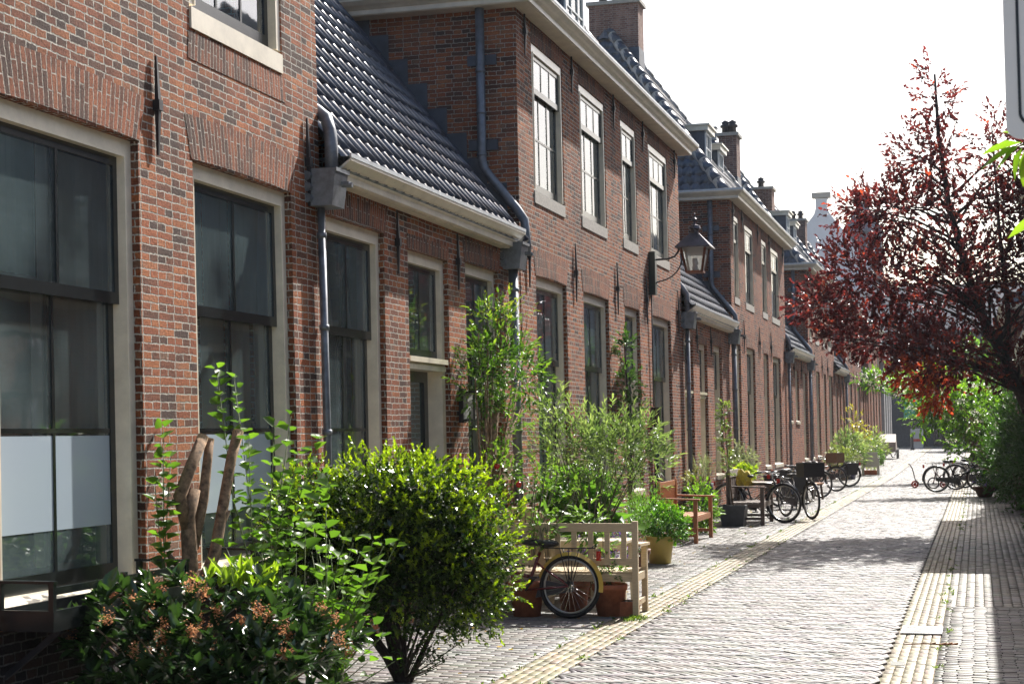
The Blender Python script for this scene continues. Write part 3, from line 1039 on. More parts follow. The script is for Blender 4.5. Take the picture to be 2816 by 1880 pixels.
def chimney(h, w, u, dw, du, v0, v1, pots=2, lead=.9):
    mb = MB()
    mb.box(w-dw, w+dw, u-du, u+du, v0, v1)
    c = h.put(mb, 'chimney', 'brick_chimney')
    cb = MB(); cb.box(w-dw-.06, w+dw+.06, u-du-.06, u+du+.06, v1, v1+.09)
    h.put(cb, 'cap', 'stone', c)
    lb = MB(); lb.box(w-dw-.015, w+dw+.015, u-du-.015, u+du+.015, v0, v0+lead)
    h.put(lb, 'lead_collar', 'lead', c)
    for i in range(pots):
        pb = MB()
        f = (i+.5)/pots*2-1
        pb.lathe(w+dw*f*.8, u, [(.09, v1+.09), (.11, v1+.1), (.10, v1+.28), (.15, v1+.30), (.15, v1+.36), (.09, v1+.38), (.12, v1+.44), (.0, v1+.52)], 12)
        h.put(pb, 'chimney_pot', 'iron', c, True)

def tall_house(name, label, u0, u1, ops, lean=0, side=1, near=False, detail=2, draw_arch=True, chim=(), dorm=(), pipes=(1, 1), upper=None, anch=True, roof_caps=True):
    h = House(name, label, u0, u1, True, lean, side, near)
    O = []
    for o in ops:
        O.append((o['u'][0], o['u'][1], 0.02 if o.get('door') else .76, 3.655))
        if not o.get('noup'): O.append((o['u'][0], o['u'][1], 4.55, 6.53))
    wall(h, O, 6.82)
    for o in ops:
        a, b = o['u']
        if o.get('door'): doorway(h, a, b, 3.655, leaf=o.get('leaf', 'beige_door'), detail=detail, arch_h=.30)
        else:
            window(h, a, b, .76, 3.655, 'ground', cols=o.get('cols', 2), film=o.get('film', False), curt=o.get('curt'), detail=detail, arch_h=.30)
        if not o.get('noup'):
            window(h, a, b, 4.55, 6.53, 'upper', cols=o.get('ucols', 3), lowrows=2, curt=o.get('ucurt'), detail=detail, arch_h=.24)
    cornice(h, TALL_PROF, 6.9)
    hip_roof(h, caps=roof_caps)
    if anch:
        gaps = [u0+.33]+[(p['u'][1]+q['u'][0])/2 for p, q in zip(ops[:-1], ops[1:])]+[u1-.42]
        anchors(h, [(g, 6.58, .75) for g in gaps]+[(g, 3.87, 1.0) for g in gaps])
    for c in chim: chimney(h, *c)
    for d in dorm: dormer(h, *d)
    if pipes[0]: side_pipe(h, u0, 1)
    return h

def low_house(name, label, u0, u1, ops, lean=0, side=1, near=False, detail=2, flash=(0, 1), roof=True):
    h = House(name, label, u0, u1, False, lean, side, near)
    O = [(o['u'][0], o['u'][1], 0.02 if o.get('door') else o.get('v0', .76), o.get('v1', 3.57)) for o in ops]
    wall(h, O, 3.86)
    for o in ops:
        a, b = o['u']; v1 = o.get('v1', 3.57)
        if o.get('door'): doorway(h, a, b, v1, leaf=o.get('leaf', 'black_paint'), detail=detail, cols=o.get('cols', 2), fan_rows=o.get('frows', 1), arch_h=o.get('ah', .14))
        else: window(h, a, b, o.get('v0', .76), v1, 'ground', cols=o.get('cols', 2), curt=o.get('curt'), detail=detail, arch_h=.24, film=o.get('film', False), uprows=o.get('uprows', 1))
    cornice(h, LOW_PROF, 4.0, ends=False, cut=.62)
    w0, v0, sl = low_roof(h)
    if flash[1]: flashing(h, u1, 1, w0, v0, sl)
    if flash[0]: flashing(h, u0, -1, w0, v0, sl)
    gaps = [(p['u'][1]+q['u'][0])/2 for p, q in zip(ops[:-1], ops[1:])]
    anchors(h, [(g, 3.52, .75) for g in gaps])
    return h

NET, BEI, TEAL = 'net_curtain', 'beige_curtain', 'teal_curtain'
U = lambda a, b, **k: dict(u=(a, b), **k)

# --- nearest tall house
H1 = House('tall_house', 'nearest brick house, large black sash windows with frosted lower panes above the shrubs', 1.2, 12.19, True, .023, 1, True)
brick_mat('brick_plinth', [(0, (.020, .016, .018)), (.6, (.045, .032, .032)), (1, (.085, .05, .042))], (.16, .15, .14), dirt=.5)
plm = MB(); plm.box(0, .007, 1.2, 12.19, 0, .715); H1.put(plm, 'plinth', 'brick_plinth')
wall(H1, [(7.60, 9.20, .76, 3.655), (9.95, 11.60, .76, 3.655), (9.95, 11.50, 4.58, 6.53)], 6.82)
window(H1, 7.60, 9.20, .76, 3.655, film=True, arch_h=.30, curt=[(0, .40, TEAL, 0, 2.7, 3.55), (.40, .52, NET, 0, 1.0, 3.55), (.56, .98, BEI, 0, 1.2, 3.55)])
window(H1, 9.95, 11.60, .76, 3.655, film=True, arch_h=.30, curt=[(.0, .22, TEAL, 0, 2.7, 3.5), (.25, .5, NET, 0, 1.0, 3.5), (.54, .80, BEI, .1, 1.0, 3.5), (.86, 1.0, NET, 0)])
window(H1, 9.95, 11.50, 4.58, 6.53, 'upper', cols=3, arch_h=.22)
arch_sill = MB()
arch(H1, H1.root, 9.93, 11.52, 4.36, .20, flare=0, soldier=True)
cornice(H1, TALL_PROF, 6.9); hip_roof(H1)
anchors(H1, [(9.43, 3.93, .85), (11.92, 3.95, .92)])
downpipe(H1, 12.09, 4.0, r=.032, wp=.05, elbow=[(-.24, 12.27, 4.62), (-.16, 12.29, 4.52), (-.04, 12.28, 4.44), (.06, 12.23, 4.36), (.11, 12.18, 4.24), (.13, 12.15, 4.10), (.13, 12.14, 3.86)])

L1 = low_house('low_house', 'low brick house under the ribbed blue-black roof beside the nearest house', 12.19, 18.12, [
    U(12.25, 13.60, v1=3.57, curt=[(0, .34, NET, -.14), (.50, .70, NET, -.2), (.86, 1.0, NET, 0)]),
    U(14.23, 15.43, door=True, v1=3.50),
    U(16.0, 17.22, v1=3.55, curt=[(0, .35, BEI, 0), (.7, 1.0, NET, 0)])], lean=.012, near=True)
downpipe(L1, 17.52, 4.0, r=.055, wp=.09)

cu = [(0, .3, NET, 0), (.6, 1.0, NET, 0)]
H2 = tall_house('tall_house', 'two-storey brick house with the wall lantern and four bright upper windows', 18.12, 28.85, [
    U(18.80, 20.32, curt=[(.5, 1.0, NET, 0)], ucurt=[(.7, 1.0, BEI, 0)]), U(21.25, 22.82, curt=[(.4, 1.0, NET, 0)], ucurt=[(.6, 1.0, BEI, 0)]),
    U(23.92, 25.05, curt=cu, ucols=2), U(26.08, 27.75, curt=[(.3, 1.0, NET, 0)], ucurt=[(.7, 1.0, NET, 0)])], lean=.008, near=True,
    dorm=[(22.3, 23.5, -.45, -1.6, 7.55, 8.95)])

L2 = low_house('low_house', 'low brick house with sagging gutter and beige doors behind the reddish armchair', 28.85, 35.0, [
    U(29.0, 29.95, door=True, v1=3.45, leaf='beige_door', cols=3, frows=3), U(30.65, 31.58, door=True, v1=3.43, leaf='beige_door', cols=3, frows=3),
    U(32.4, 33.48, v1=3.48, cols=3, curt=cu)], lean=.004)
downpipe(L2, 28.98, 4.0, r=.04, wp=.07)
downpipe(L2, 34.65, 4.0, r=.055, wp=.09)
side_pipe(H2, 28.85, -1)

H3 = tall_house('tall_house', 'second two-storey brick house down the street, big chimney and two grey dormers', 35.0, 45.2, [
    U(35.45, 36.28, curt=cu, ucols=2), U(37.25, 38.70, curt=cu), U(40.30, 41.30, curt=cu, ucols=2), U(42.20, 43.90, curt=cu, cols=3)],
    chim=[(-3.25, 38.6, .62, .33, 10.4, 12.25, 3, .75), (-1.40, 44.8, .25, .35, 7.2, 9.95, 2, 1.6)], dorm=[(38.9, 39.8, -1.15, -2.0, 7.9, 9.25), (40.9, 41.8, -1.15, -2.0, 7.8, 9.1)])
side_pipe(H3, 45.2, -1)
L3 = low_house('low_house', 'third low brick house, beside the cluster of parked black bicycles', 45.2, 51.5, [
    U(45.6, 46.6, v1=3.48, cols=2, v0=1.9), U(47.5, 48.5, v1=3.48, cols=2, v0=1.9), U(49.7, 50.8, v1=3.48)], detail=1)
downpipe(L3, 45.3, 4.0, r=.04); downpipe(L3, 51.2, 4.0, r=.055)
H4 = tall_house('tall_house', 'third two-storey brick house down the street, half hidden by red leaves', 51.5, 61.0, [
    U(51.95, 52.75), U(53.9, 55.2), U(56.6, 57.5), U(58.6, 60.2)], detail=1,
    chim=[(-2.2, 58.0, .43, .4, 8.3, 10.36, 1, 1.0)], dorm=[(55.0, 55.9, -1.0, -1.9, 7.9, 9.2), (57.2, 58.1, -1.0, -1.9, 7.8, 9.1)])
L4 = low_house('low_house', 'fourth low brick house, behind the tall leafy shrub and white plastic chair', 61.0, 66.0, [U(61.5, 62.4, v1=3.48), U(63.1, 63.9, v1=3.48), U(64.6, 65.5, v1=3.48)], detail=1)
downpipe(L4, 65.7, 4.0, r=.055)
H5 = tall_house('tall_house', 'fourth two-storey brick house, mostly behind the red-leaved tree', 66.0, 75.5, [
    U(66.5, 67.3), U(68.4, 69.7), U(71.0, 71.9), U(73.0, 74.6)], detail=1, roof_caps=True, chim=[(-2.4, 72.0, .40, .4, 8.3, 10.97, 2, 1.0)])
L5 = low_house('low_house', 'farthest low brick house, behind the distant wooden bench', 75.5, 81.0, [U(76.2, 77.1, v1=3.48), U(77.9, 78.7, v1=3.48), U(79.4, 80.3, v1=3.48)], detail=1)
H6 = tall_house('tall_house', 'farthest two-storey brick house on the left, next to the pale pillared shopfront', 81.0, 91.0, [
    U(81.6, 82.4), U(83.6, 84.9), U(86.2, 87.1), U(88.4, 89.9)], detail=1, pipes=(1, 1))

# --- the opposite row, seen past the shrubs at the right edge and in the window panes
def right_house(tall, u0, u1, label):
    n = int((u1-u0)/2.6)
    h = House('tall_house' if tall else 'low_house', label, u0, u1, tall, 0, -1)
    ops = []
    for i in range(n):
        c = u0+(u1-u0)*(i+.5)/n
        ops.append((c-.65, c+.65, .76, 3.55))
        if tall: ops.append((c-.65, c+.65, 4.55, 6.53))
    wall(h, ops, 6.82 if tall else 3.86)
    for o in ops:
        window(h, *o, kind='upper' if o[2] > 4 else 'ground', detail=1, arch_h=.22)
    if tall:
        cornice(h, TALL_PROF, 6.9); hip_roof(h, caps=False)
    else:
        cornice(h, LOW_PROF, 4.0, ends=False); low_roof(h)
right_house(False, 6.0, 28.2, 'long low brick house along the shaded right pavement')
right_house(True, 28.2, 38.8, 'two-storey brick house behind the red-leaved tree on the right')
right_house(False, 38.8, 52.0, 'low brick house behind the white-flowered shrub on the right')
right_house(False, 52.0, 63.0, 'second low brick house beyond the white-flowered shrub on the right')
right_house(False, 63.0, 72.0, 'far low brick house on the right side of the street')
right_house(True, 72.0, 92.0, 'far two-storey brick house at the right end of the street')

# --- the buildings that close the view
def px(x, y, Y):
    """world point at depth Y behind a photo pixel: used once, to survey where things stand"""
    d = fw+(x-1408)/4420*rt2-(y-940)/4420*up2
    t = Y/d[1]
    return np.array([0, 0, CAM_Z])+t*d
b = wthing('shop_building', 'pale grey pillared shopfront closing the brick row at the far left', 'building', (-5.0, 95, 0))
m = MB(); m.box(-14, -5.4, 91.1, 99, 0, 7.2); m.build('wall', 'grey_render', b)
for k in range(4):
    m = MB(); y = 91.5+k*2.3
    m.box(-5.4, -4.95, y, y+.55, 0, 5.6); m.box(-5.4, -4.88, y-.06, y+.61, 0, .4); m.box(-5.4, -4.88, y-.06, y+.61, 5.3, 5.6)
    m.build('pillar', 'grey_render', b)
m = MB(); m.box(-5.4, -4.8, 91.1, 99, 5.6, 6.2); m.box(-5.4, -4.7, 91.1, 99, 6.2, 6.35); m.build('cornice', 'grey_render', b)
m = MB(); m.poly([(-14, 91.1, 7.2), (-5.2, 91.1, 7.2), (-9.6, 91.1, 10.5)]); m.poly([(-14, 99, 7.2), (-9.6, 99, 10.5), (-5.2, 99, 7.2)])
m.quad((-5.2, 91.1, 7.2), (-5.2, 99, 7.2), (-9.6, 99, 10.5), (-9.6, 91.1, 10.5)); m.quad((-14, 99, 7.2), (-14, 91.1, 7.2), (-9.6, 91.1, 10.5), (-9.6, 99, 10.5)); m.build('roof', 'slate', b)

b = wthing('cafe_building', 'dark shopfront with a green awning across the end of the street', 'building', (-2, 116, .4))
m = MB()
m.box(-16, 14, 116, 124, .0, 8.5); m.build('wall', 'dark_wall', b)
for k in range(9):
    x = -7+k*1.9
    m = MB(); m.box(x, x+1.2, 115.94, 116, 4.6, 6.4); frame_box(m, 115.9, 115.9, 0, 0, 0, 0, 0) if False else None
    w = m.build('window', 'cream_paint', b)
    m = MB(); m.box(x+.1, x+1.1, 115.90, 115.94, 4.7, 6.3); m.build('pane', 'black_paint', w)
m = MB(); m.quad((-4.9, 114.2, 2.75), (-2.2, 114.2, 2.75), (-2.2, 116, 4.0), (-4.9, 116, 4.0)); m.box(-4.9, -2.2, 114.2, 114.22, 2.4, 2.75)
m.build('awning', 'green_fabric', b)
for x in (-4.6, -3.0, -1.2, .8):
    m = MB(); m.box(x, x+1.2, 115.93, 116, .4, 3.0); m.build('shop_window', 'black_paint', b)
m = MB(); m.quad((-16, 115.7, 8.5), (14, 115.7, 8.5), (14, 120, 12.0), (-16, 120, 12.0)); m.quad((14, 124.3, 8.5), (-16, 124.3, 8.5), (-16, 120, 12), (14, 120, 12)); m.build('roof', 'slate', b)

b = wthing('gabled_building', 'tall white neck-gabled house rising behind the brick row at the far end', 'building', (-10, 128, 0))
Yg = 128.0
P = [px(2185, 760, Yg), px(2200, 640, Yg), px(2238, 590, Yg), px(2243, 572, Yg), px(2243, 549, Yg), px(2239, 545, Yg), px(2277, 545, Yg), px(2273, 549, Yg), px(2274, 572, Yg), px(2284, 590, Yg), px(2346, 665, Yg), px(2400, 735, Yg)]
P = [(p[0], Yg, p[2]) for p in P]
P = [(P[0][0], Yg, 0)]+P+[(P[-1][0], Yg, 0)]
m = MB(); m.poly(P); m.poly([(p[0], Yg+.5, p[2]) for p in P][::-1])
for i in range(len(P)):
    a, c = P[i], P[(i+1) % len(P)]
    m.quad(a, c, (c[0], Yg+.5, c[2]), (a[0], Yg+.5, a[2]))
m.build('gable', 'white_wall', b)
m = MB(); a = px(2236, 543, Yg); c = px(2280, 543, Yg); m.box(a[0]-.1, c[0]+.1, Yg-.15, Yg+.6, a[2]-.05, a[2]+.35); m.build('coping', 'stone', b)
m = MB(); a, c, t = px(2190, 690, Yg), px(2390, 720, Yg), px(2258, 585, Yg)
m.quad((a[0], Yg+.5, a[2]), (a[0], Yg+14, a[2]), (t[0], Yg+14, t[2]), (t[0], Yg+.5, t[2])); m.quad((t[0], Yg+.5, t[2]), (t[0], Yg+14, t[2]), (c[0], Yg+14, c[2]), (c[0], Yg+.5, c[2])); m.build('roof', 'slate', b)

b = wthing('turret_building', 'slate-roofed turret with a thin spire behind the white gable', 'building', (-8, 142, 0))
Yt = 142.0
t, s1, s2, e1, e2 = px(2370, 512, Yt), px(2362, 560, Yt), px(2380, 560, Yt), px(2318, 640, Yt), px(2425, 640, Yt)
cx = t[0]; rr = (e2[0]-e1[0])/2
m = MB(); m.box(cx-rr*.92, cx+rr*.92, Yt, Yt+2*rr*.92, 0, e1[2]); m.build('wall', 'slate', b)
m = MB()
z1, z2 = e1[2], s1[2]; r2 = (s2[0]-s1[0])/2
for (ra, za, rb, zb) in ((rr*1.06, z1, r2*1.3, z2), (r2*1.3, z2, .05, t[2])):
    cy = Yt+rr*.92
    A = [(cx-ra, cy-ra, za), (cx+ra, cy-ra, za), (cx+ra, cy+ra, za), (cx-ra, cy+ra, za)]
    B = [(cx-rb, cy-rb, zb), (cx+rb, cy-rb, zb), (cx+rb, cy+rb, zb), (cx-rb, cy+rb, zb)]
    for i in range(4):
        j = (i+1) % 4; m.quad(A[i], A[j], B[j], B[i])
m.build('roof', 'slate', b)
m = MB(); m.tube([(cx, cy, t[2]-.3), (cx, cy, t[2]+1.0)], [.07, .02], 6); m.ball((cx, cy, t[2]+.7), .16); m.build('finial', 'iron', b, True)

# --- wall lantern
def lantern():
    u, w = 25.95, .74
    h = H2
    b = wthing('wall_lantern', 'black wall lantern with copper frame hanging from an iron bracket', 'lantern', (XF, u, 4.3))
    def put(m, n, mt, par=None, sm=False): return m.build(n, mt, par or b, sm, lambda a, c, d: (XF+a, u+c, d))
    m = MB(); m.box(-.02, .085, -.075, .075, 3.98, 4.69); put(m, 'backboard', 'dark_green_paint')
    m = MB()
    m.tube([(.08, 0, 4.56), (.28, 0, 4.565), (.40, 0, 4.60), (.46, 0, 4.68), (.48, 0, 4.75), (.55, 0, 4.765)], .017, 8)
    arc = [(.08, 0, 4.18)]+[(.10+.42*math.sin(t), 0, 4.20+.37*(1-math.cos(t))*1.05) for t in np.linspace(.15, 1.45, 10)]
    m.tube(arc+[(.60, 0, 4.53)], .011, 8)
    m.tube([(.08, 0, 4.18), (.12, 0, 4.12), (.17, 0, 4.09)], .009, 6)
    put(m, 'bracket', 'iron', None, True)
    def ring(r, z): return [(w+r*a, r*c, z) for a, c in ((-1, -1), (1, -1), (1, 1), (-1, 1))]
    zb, zt, rb, rt_ = 4.33, 4.735, .125, .20
    m = MB()
    A, B = ring(rb, zb), ring(rt_, zt)
    for i in range(4):
        m.bar(A[i], B[i], .03)
        m.bar(A[i], A[(i+1) % 4], .034); m.bar(B[i], B[(i+1) % 4], .03)
    m.poly(ring(rb, zb-.01))
    put(m, 'frame', 'copper')
    m = MB()
    for i in range(4):
        j = (i+1) % 4; m.quad(A[i], A[j], B[j], B[i])
    put(m, 'glass_pane', 'lantern_glass')
    m = MB()
    R0, R1, R2 = ring(.285, 4.735), ring(.07, 4.965), ring(.285, 4.715)
    for i in range(4):
        j = (i+1) % 4; m.quad(R0[i], R0[j], R1[j], R1[i]); m.quad(R2[i], R2[j], R0[j], R0[i])
    m.poly(R2)
    m.lathe(w, 0, [(.065, 4.95), (.065, 5.03), (.105, 5.035), (.09, 5.09), (.03, 5.105), (.018, 5.13), (.018, 5.15), (.042, 5.18), (.042, 5.20), (.012, 5.23), (.010, 5.29), (.0, 5.30)], 12)
    put(m, 'cap', 'lantern_top')
    m = MB(); m.lathe(w, 0, [(.0, zb), (.055, zb), (.055, zb+.09), (.03, zb+.1), (.05, zb+.13), (.045, zb+.22), (.0, zb+.23)], 12); put(m, 'burner', 'chrome', None, True)
lantern()

# ------------------------------------------------------------------ plants
def nrm(a):
    return a/np.maximum(np.linalg.norm(a, axis=1, keepdims=True), 1e-9)
def rdir(n, up=0.0):
    d = RNG.normal(size=(n, 3)); d = nrm(d); d[:, 2] += up
    return nrm(d)
def leaf_mesh(name, P, D, size, asp, col, mat, parent, fold=.25, droop=.15, face_up=.8, kind='small', sv=.25):
    """one small folded blade per leaf. P base points, D directions, col per leaf"""
    n = len(P)
    l = size*(1+RNG.normal(0, sv, n)).clip(.45, 1.8); w = l*asp
    ref = RNG.normal(size=(n, 3))*(1-face_up)+np.array([0, 0, face_up])
    sx = nrm(np.cross(D, ref)); nn = np.cross(sx, D)
    c = lambda a: a[:, None]
    if kind == 'small':
        V = np.stack([P, P+D*c(l*.5)+sx*c(w*.5)+nn*c(w*fold), P+D*c(l)-nn*c(l*droop), P+D*c(l*.5)-sx*c(w*.5)+nn*c(w*fold)], 1)
        k = 4; f = np.array([[0, 1, 2, 3]])
    else:
        V = np.stack([P, P+D*c(l*.28)+sx*c(w*.5)+nn*c(w*fold), P+D*c(l*.66)+sx*c(w*.38)+nn*c(w*fold*.6-l*droop*.4), P+D*c(l)-nn*c(l*droop),
                      P+D*c(l*.66)-sx*c(w*.38)+nn*c(w*fold*.6-l*droop*.4), P+D*c(l*.28)-sx*c(w*.5)+nn*c(w*fold)], 1)
        k = 6; f = np.array([[0, 1, 2, 3], [0, 3, 4, 5]])
    F = (np.arange(n)*k)[:, None, None]+f[None]
    o = big_mesh(name, V.reshape(-1, 3), F.reshape(-1, 4), np.repeat(col, k, axis=0), mat, parent)
    return o
def lerp(c0, c1, t):
    t = np.clip(t, 0, 1)[:, None]
    return np.array(c0)[None]*(1-t)+np.array(c1)[None]*t
def blobs(n, bl, shell=.5):
    """points in a set of ellipsoids (x,y,z,rx,ry,rz,weight), denser towards the skin; also outward directions"""
    w = np.array([b[6] if len(b) > 6 else 1 for b in bl], float); w /= w.sum()
    idx = RNG.choice(len(bl), n, p=w)
    B = np.array([b[:6] for b in bl], float)[idx]
    d = rdir(n)
    lump = 1+.16*np.sin(d[:, 0]*7+idx*2.1)*np.sin(d[:, 1]*6+1.3*idx)+.10*np.sin(d[:, 2]*9+d[:, 0]*5)
    r = (RNG.random(n)**shell)*lump
    return B[:, :3]+d*r[:, None]*B[:, 3:6], nrm(d/B[:, 3:6]), r
def sprigs(P, D, k, length, spread=.9):
    """k leaves set alternately along each sprig"""
    n = len(P)
    t = np.tile(np.linspace(.1, 1, k), n)
    PP = np.repeat(P, k, 0)+np.repeat(D, k, 0)*(t*length*np.repeat(RNG.uniform(.7, 1.2, n), k))[:, None]
    side = RNG.normal(size=(n*k, 3)); DD = np.repeat(D, k, 0)
    side = nrm(side-DD*(side*DD).sum(1, keepdims=True))
    sp = spread*(1.05-.6*t)
    return PP, nrm(DD+side*sp[:, None]), t
def stems(parent, paths, mat='twig', name='stems', n=6):
    mb = MB()
    for pts, r0, r1 in paths:
        P = [Vector(p) for p in pts]
        if len(P) == 2:
            m = (P[0]+P[1])/2+Vector((random.uniform(-.04, .04), random.uniform(-.04, .04), 0))*(P[1]-P[0]).length
            P = [P[0], m, P[1]]
        mb.tube(P, [r0+(r1-r0)*i/(len(P)-1) for i in range(len(P))], n)
    return mb.build(name, mat, parent, True)
def shrub(name, label, cat, base, bl, n, size, asp, c0, c1, mat='leaf', k=6, slen=.09, up=.35, nst=7, group=None, stem_mat='twig', shell=.5, kind='small', r0=.014, tipc=None, fold=.25, droop=.15, spread=.9, trunk=True):
    root = wthing(name, label, cat, base, group)
    P, O, r = blobs(n, bl, shell)
    D = nrm(O*.7+rdir(n)*.45+np.array([0, 0, up]))
    PP, DD, t = sprigs(P, D, k, slen, spread)
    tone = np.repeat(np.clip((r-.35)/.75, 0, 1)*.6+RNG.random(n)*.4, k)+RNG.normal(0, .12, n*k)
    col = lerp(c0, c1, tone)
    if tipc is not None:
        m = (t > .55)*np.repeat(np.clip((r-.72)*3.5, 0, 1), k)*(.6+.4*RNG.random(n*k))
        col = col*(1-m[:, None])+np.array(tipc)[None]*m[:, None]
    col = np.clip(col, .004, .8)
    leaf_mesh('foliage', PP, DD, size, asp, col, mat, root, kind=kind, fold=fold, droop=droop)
    if trunk:
        paths = []
        q = RNG.choice(n, min(n, nst), replace=False)
        b = np.array(base)
        for i in q:
            e = P[i]; m = b+(e-b)*.5; m[:2] = b[:2]+(e[:2]-b[:2])*.35
            paths.append(([b+RNG.normal(0, .03, 3)*[1, 1, 0], m, e], r0, r0*.35))
        stems(root, paths, stem_mat)
    return root

# 1 clipped golden bush in the middle foreground
def golden_bush():
    root = wthing('golden_bush', 'round clipped yellow-green bush on dark stems in the centre foreground', 'bush', (-3.97, 10.85, 0))
    bl = [(-4.12, 10.9, 1.02, .70, .66, .56, 3), (-3.62, 10.95, 1.00, .46, .5, .50, 1.6), (-4.66, 10.9, 1.10, .36, .45, .40, 1.5), (-3.95, 10.9, 1.30, .55, .5, .30, 1.2), (-3.50, 10.9, .74, .36, .4, .42, 1.0), (-4.40, 10.9, .74, .5, .5, .36, 1.1), (-3.9, 10.9, .62, .6, .55, .32, 1.2)]
    n = 4000
    P, O, r = blobs(n, bl, .30)
    keep = (P[:, 2] > .34); P, O, r = P[keep], O[keep], r[keep]; n = len(P)
    # sprigs grow in lobes: bundles that lean the same way
    D = nrm(O*.8+rdir(n)*.55+np.array([.05, .10, .22]))
    k = 17
    PP, DD, t = sprigs(P, D, k, .10, .95)
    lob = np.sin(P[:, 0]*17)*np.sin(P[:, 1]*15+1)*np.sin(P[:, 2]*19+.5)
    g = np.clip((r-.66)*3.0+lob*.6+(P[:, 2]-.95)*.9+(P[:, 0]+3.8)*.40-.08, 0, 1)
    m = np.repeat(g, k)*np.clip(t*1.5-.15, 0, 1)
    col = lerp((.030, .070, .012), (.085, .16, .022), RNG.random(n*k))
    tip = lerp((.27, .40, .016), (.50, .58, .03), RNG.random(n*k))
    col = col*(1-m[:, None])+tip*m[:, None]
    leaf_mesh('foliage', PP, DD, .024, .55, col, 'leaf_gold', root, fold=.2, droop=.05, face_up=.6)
    Ps, Os, rs = blobs(90, bl, .02); q = Ps[:, 2] > .8; Ps, Os = Ps[q], Os[q]
    PPs, DDs, ts = sprigs(Ps-Os*.03, nrm(Os+rdir(len(Ps))*.3+np.array([0, 0, .7])), 14, .17, .8)
    leaf_mesh('stray_foliage', PPs, DDs, .026, .5, lerp((.22, .34, .016), (.46, .54, .03), RNG.random(len(PPs))), 'leaf_gold', root)
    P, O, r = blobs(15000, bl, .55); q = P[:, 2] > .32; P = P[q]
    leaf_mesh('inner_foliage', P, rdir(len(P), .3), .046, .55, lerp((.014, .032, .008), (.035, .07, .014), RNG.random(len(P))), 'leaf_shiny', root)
    paths = []
    for i in range(17):
        a = random.uniform(0, 2*PI); rr = random.uniform(.15, .62)
        e = np.array([-3.97+math.cos(a)*rr, 10.88+math.sin(a)*rr*.8, random.uniform(.6, 1.15)])
        b = np.array([-3.97+random.uniform(-.05, .05), 10.85+random.uniform(-.04, .04), 0])
        m = b+np.array([(e[0]-b[0])*.35, (e[1]-b[1])*.35, .30+random.uniform(-.04, .06)])
        paths.append(([b, m, e], .026 if i < 7 else .013, .006))
    stems(root, paths, 'bark_dark')
    # straggling bare shoots low on the street side
    P, O, r = blobs(60, [(-3.72, 10.7, .22, .28, .2, .2)], .7)
    PP, DD, t = sprigs(P, rdir(60, .5), 4, .07)
    leaf_mesh('low_foliage', PP, DD, .035, .6, lerp((.02, .05, .012), (.07, .14, .03), RNG.random(240)), 'leaf', root)
    stems(root, [([(-3.95, 10.85, .02), (P[i]+np.array([-3.95, 10.85, .0]))/2, P[i]], .005, .003) for i in range(0, 60, 3)], 'twig', 'low_twigs', 4)
golden_bush()

# 2 skimmia with russet flower heads, bottom left
sk = [(-4.10, 8.0, .55, .55, .50, .38, 2), (-3.72, 8.05, .50, .42, .45, .36, 1.3), (-4.52, 8.0, .55, .30, .40, .36, .8), (-4.1, 8.0, .30, .6, .5, .3, .9)]
b = shrub('skimmia', 'low glossy dark shrub with russet flower heads at the bottom left', 'shrub', (-4.05, 8.0, 0), sk, 520, .088, .46, (.012, .03, .012), (.045, .095, .03),
          mat='leaf_shiny', k=8, slen=.06, up=.5, nst=26, stem_mat='bark', shell=.3, kind='big', r0=.012, spread=1.3)
P, O, r = blobs(220, sk, .05)
q = (O[:, 2] > .05) & (P[:, 2] > .5); P, O = P[q][:44]+O[q][:44]*.03, O[q][:44]
mm = MB()
PP = []; DD = []
for p in P:
    c = RNG.normal(0, .017, (70, 3))*[1, 1, 1.3]+p+[0, 0, .04]
    PP.append(c); DD.append(rdir(70, .6))
PP = np.concatenate(PP); DD = np.concatenate(DD)
leaf_mesh('flower_head', PP, DD, .013, .8, lerp((.30, .12, .05), (.55, .28, .14), RNG.random(len(PP))), 'petal', b)
P, O, r = blobs(150, [(-3.95, 8.15, .93, .30, .15, .06)], .5)
PP, DD, t = sprigs(P[:26], rdir(26, 1.6), 6, .05, .5)
leaf_mesh('young_shoot', PP, DD, .085, .30, lerp((.22, .34, .03), (.36, .48, .05), RNG.random(len(PP))), 'leaf', b, kind='big')

# 3 lilac: tall shoots and a mass of heart-shaped leaves
def shoots(root, lst, size, asp, c0, c1, name='shoot', mat='leaf', gap=.055, kind='big', stem='green_stem', r=.006, spread=1.0, droop=.25):
    paths, PP, DD, CC = [], [], [], []
    for pts, dens in lst:
        P = np.array(pts, float)
        seg = np.linalg.norm(np.diff(P, axis=0), axis=1); T = np.concatenate([[0], np.cumsum(seg)])
        m = max(2, int(T[-1]/gap*dens))
        tt = np.linspace(T[-1]*.18, T[-1], m)
        for i, t_ in enumerate(tt):
            c = np.array([np.interp(t_, T, P[:, a]) for a in range(3)])
            for s_ in (0, 1):
                a = i*PI/2+s_*PI+random.uniform(-.4, .4)
                d = np.array([math.cos(a), math.sin(a), random.uniform(.1, .8)])*spread+np.array([0, 0, .3])
                PP.append(c); DD.append(d/np.linalg.norm(d)); CC.append(random.random()*.7+.3*t_/T[-1])
        paths.append((list(P), r, r*.4))
    PP = np.array(PP); DD = np.array(DD)
    leaf_mesh('foliage', PP+DD*.015, DD, size, asp, lerp(c0, c1, np.array(CC)), mat, root, kind=kind, droop=droop, face_up=.75)
    stems(root, paths, stem, 'stems', 5)
li = wthing('lilac', 'leafy lilac with heart-shaped leaves and tall shoots before the second window', 'shrub', (-4.1, 9.3, 0))
lst = []
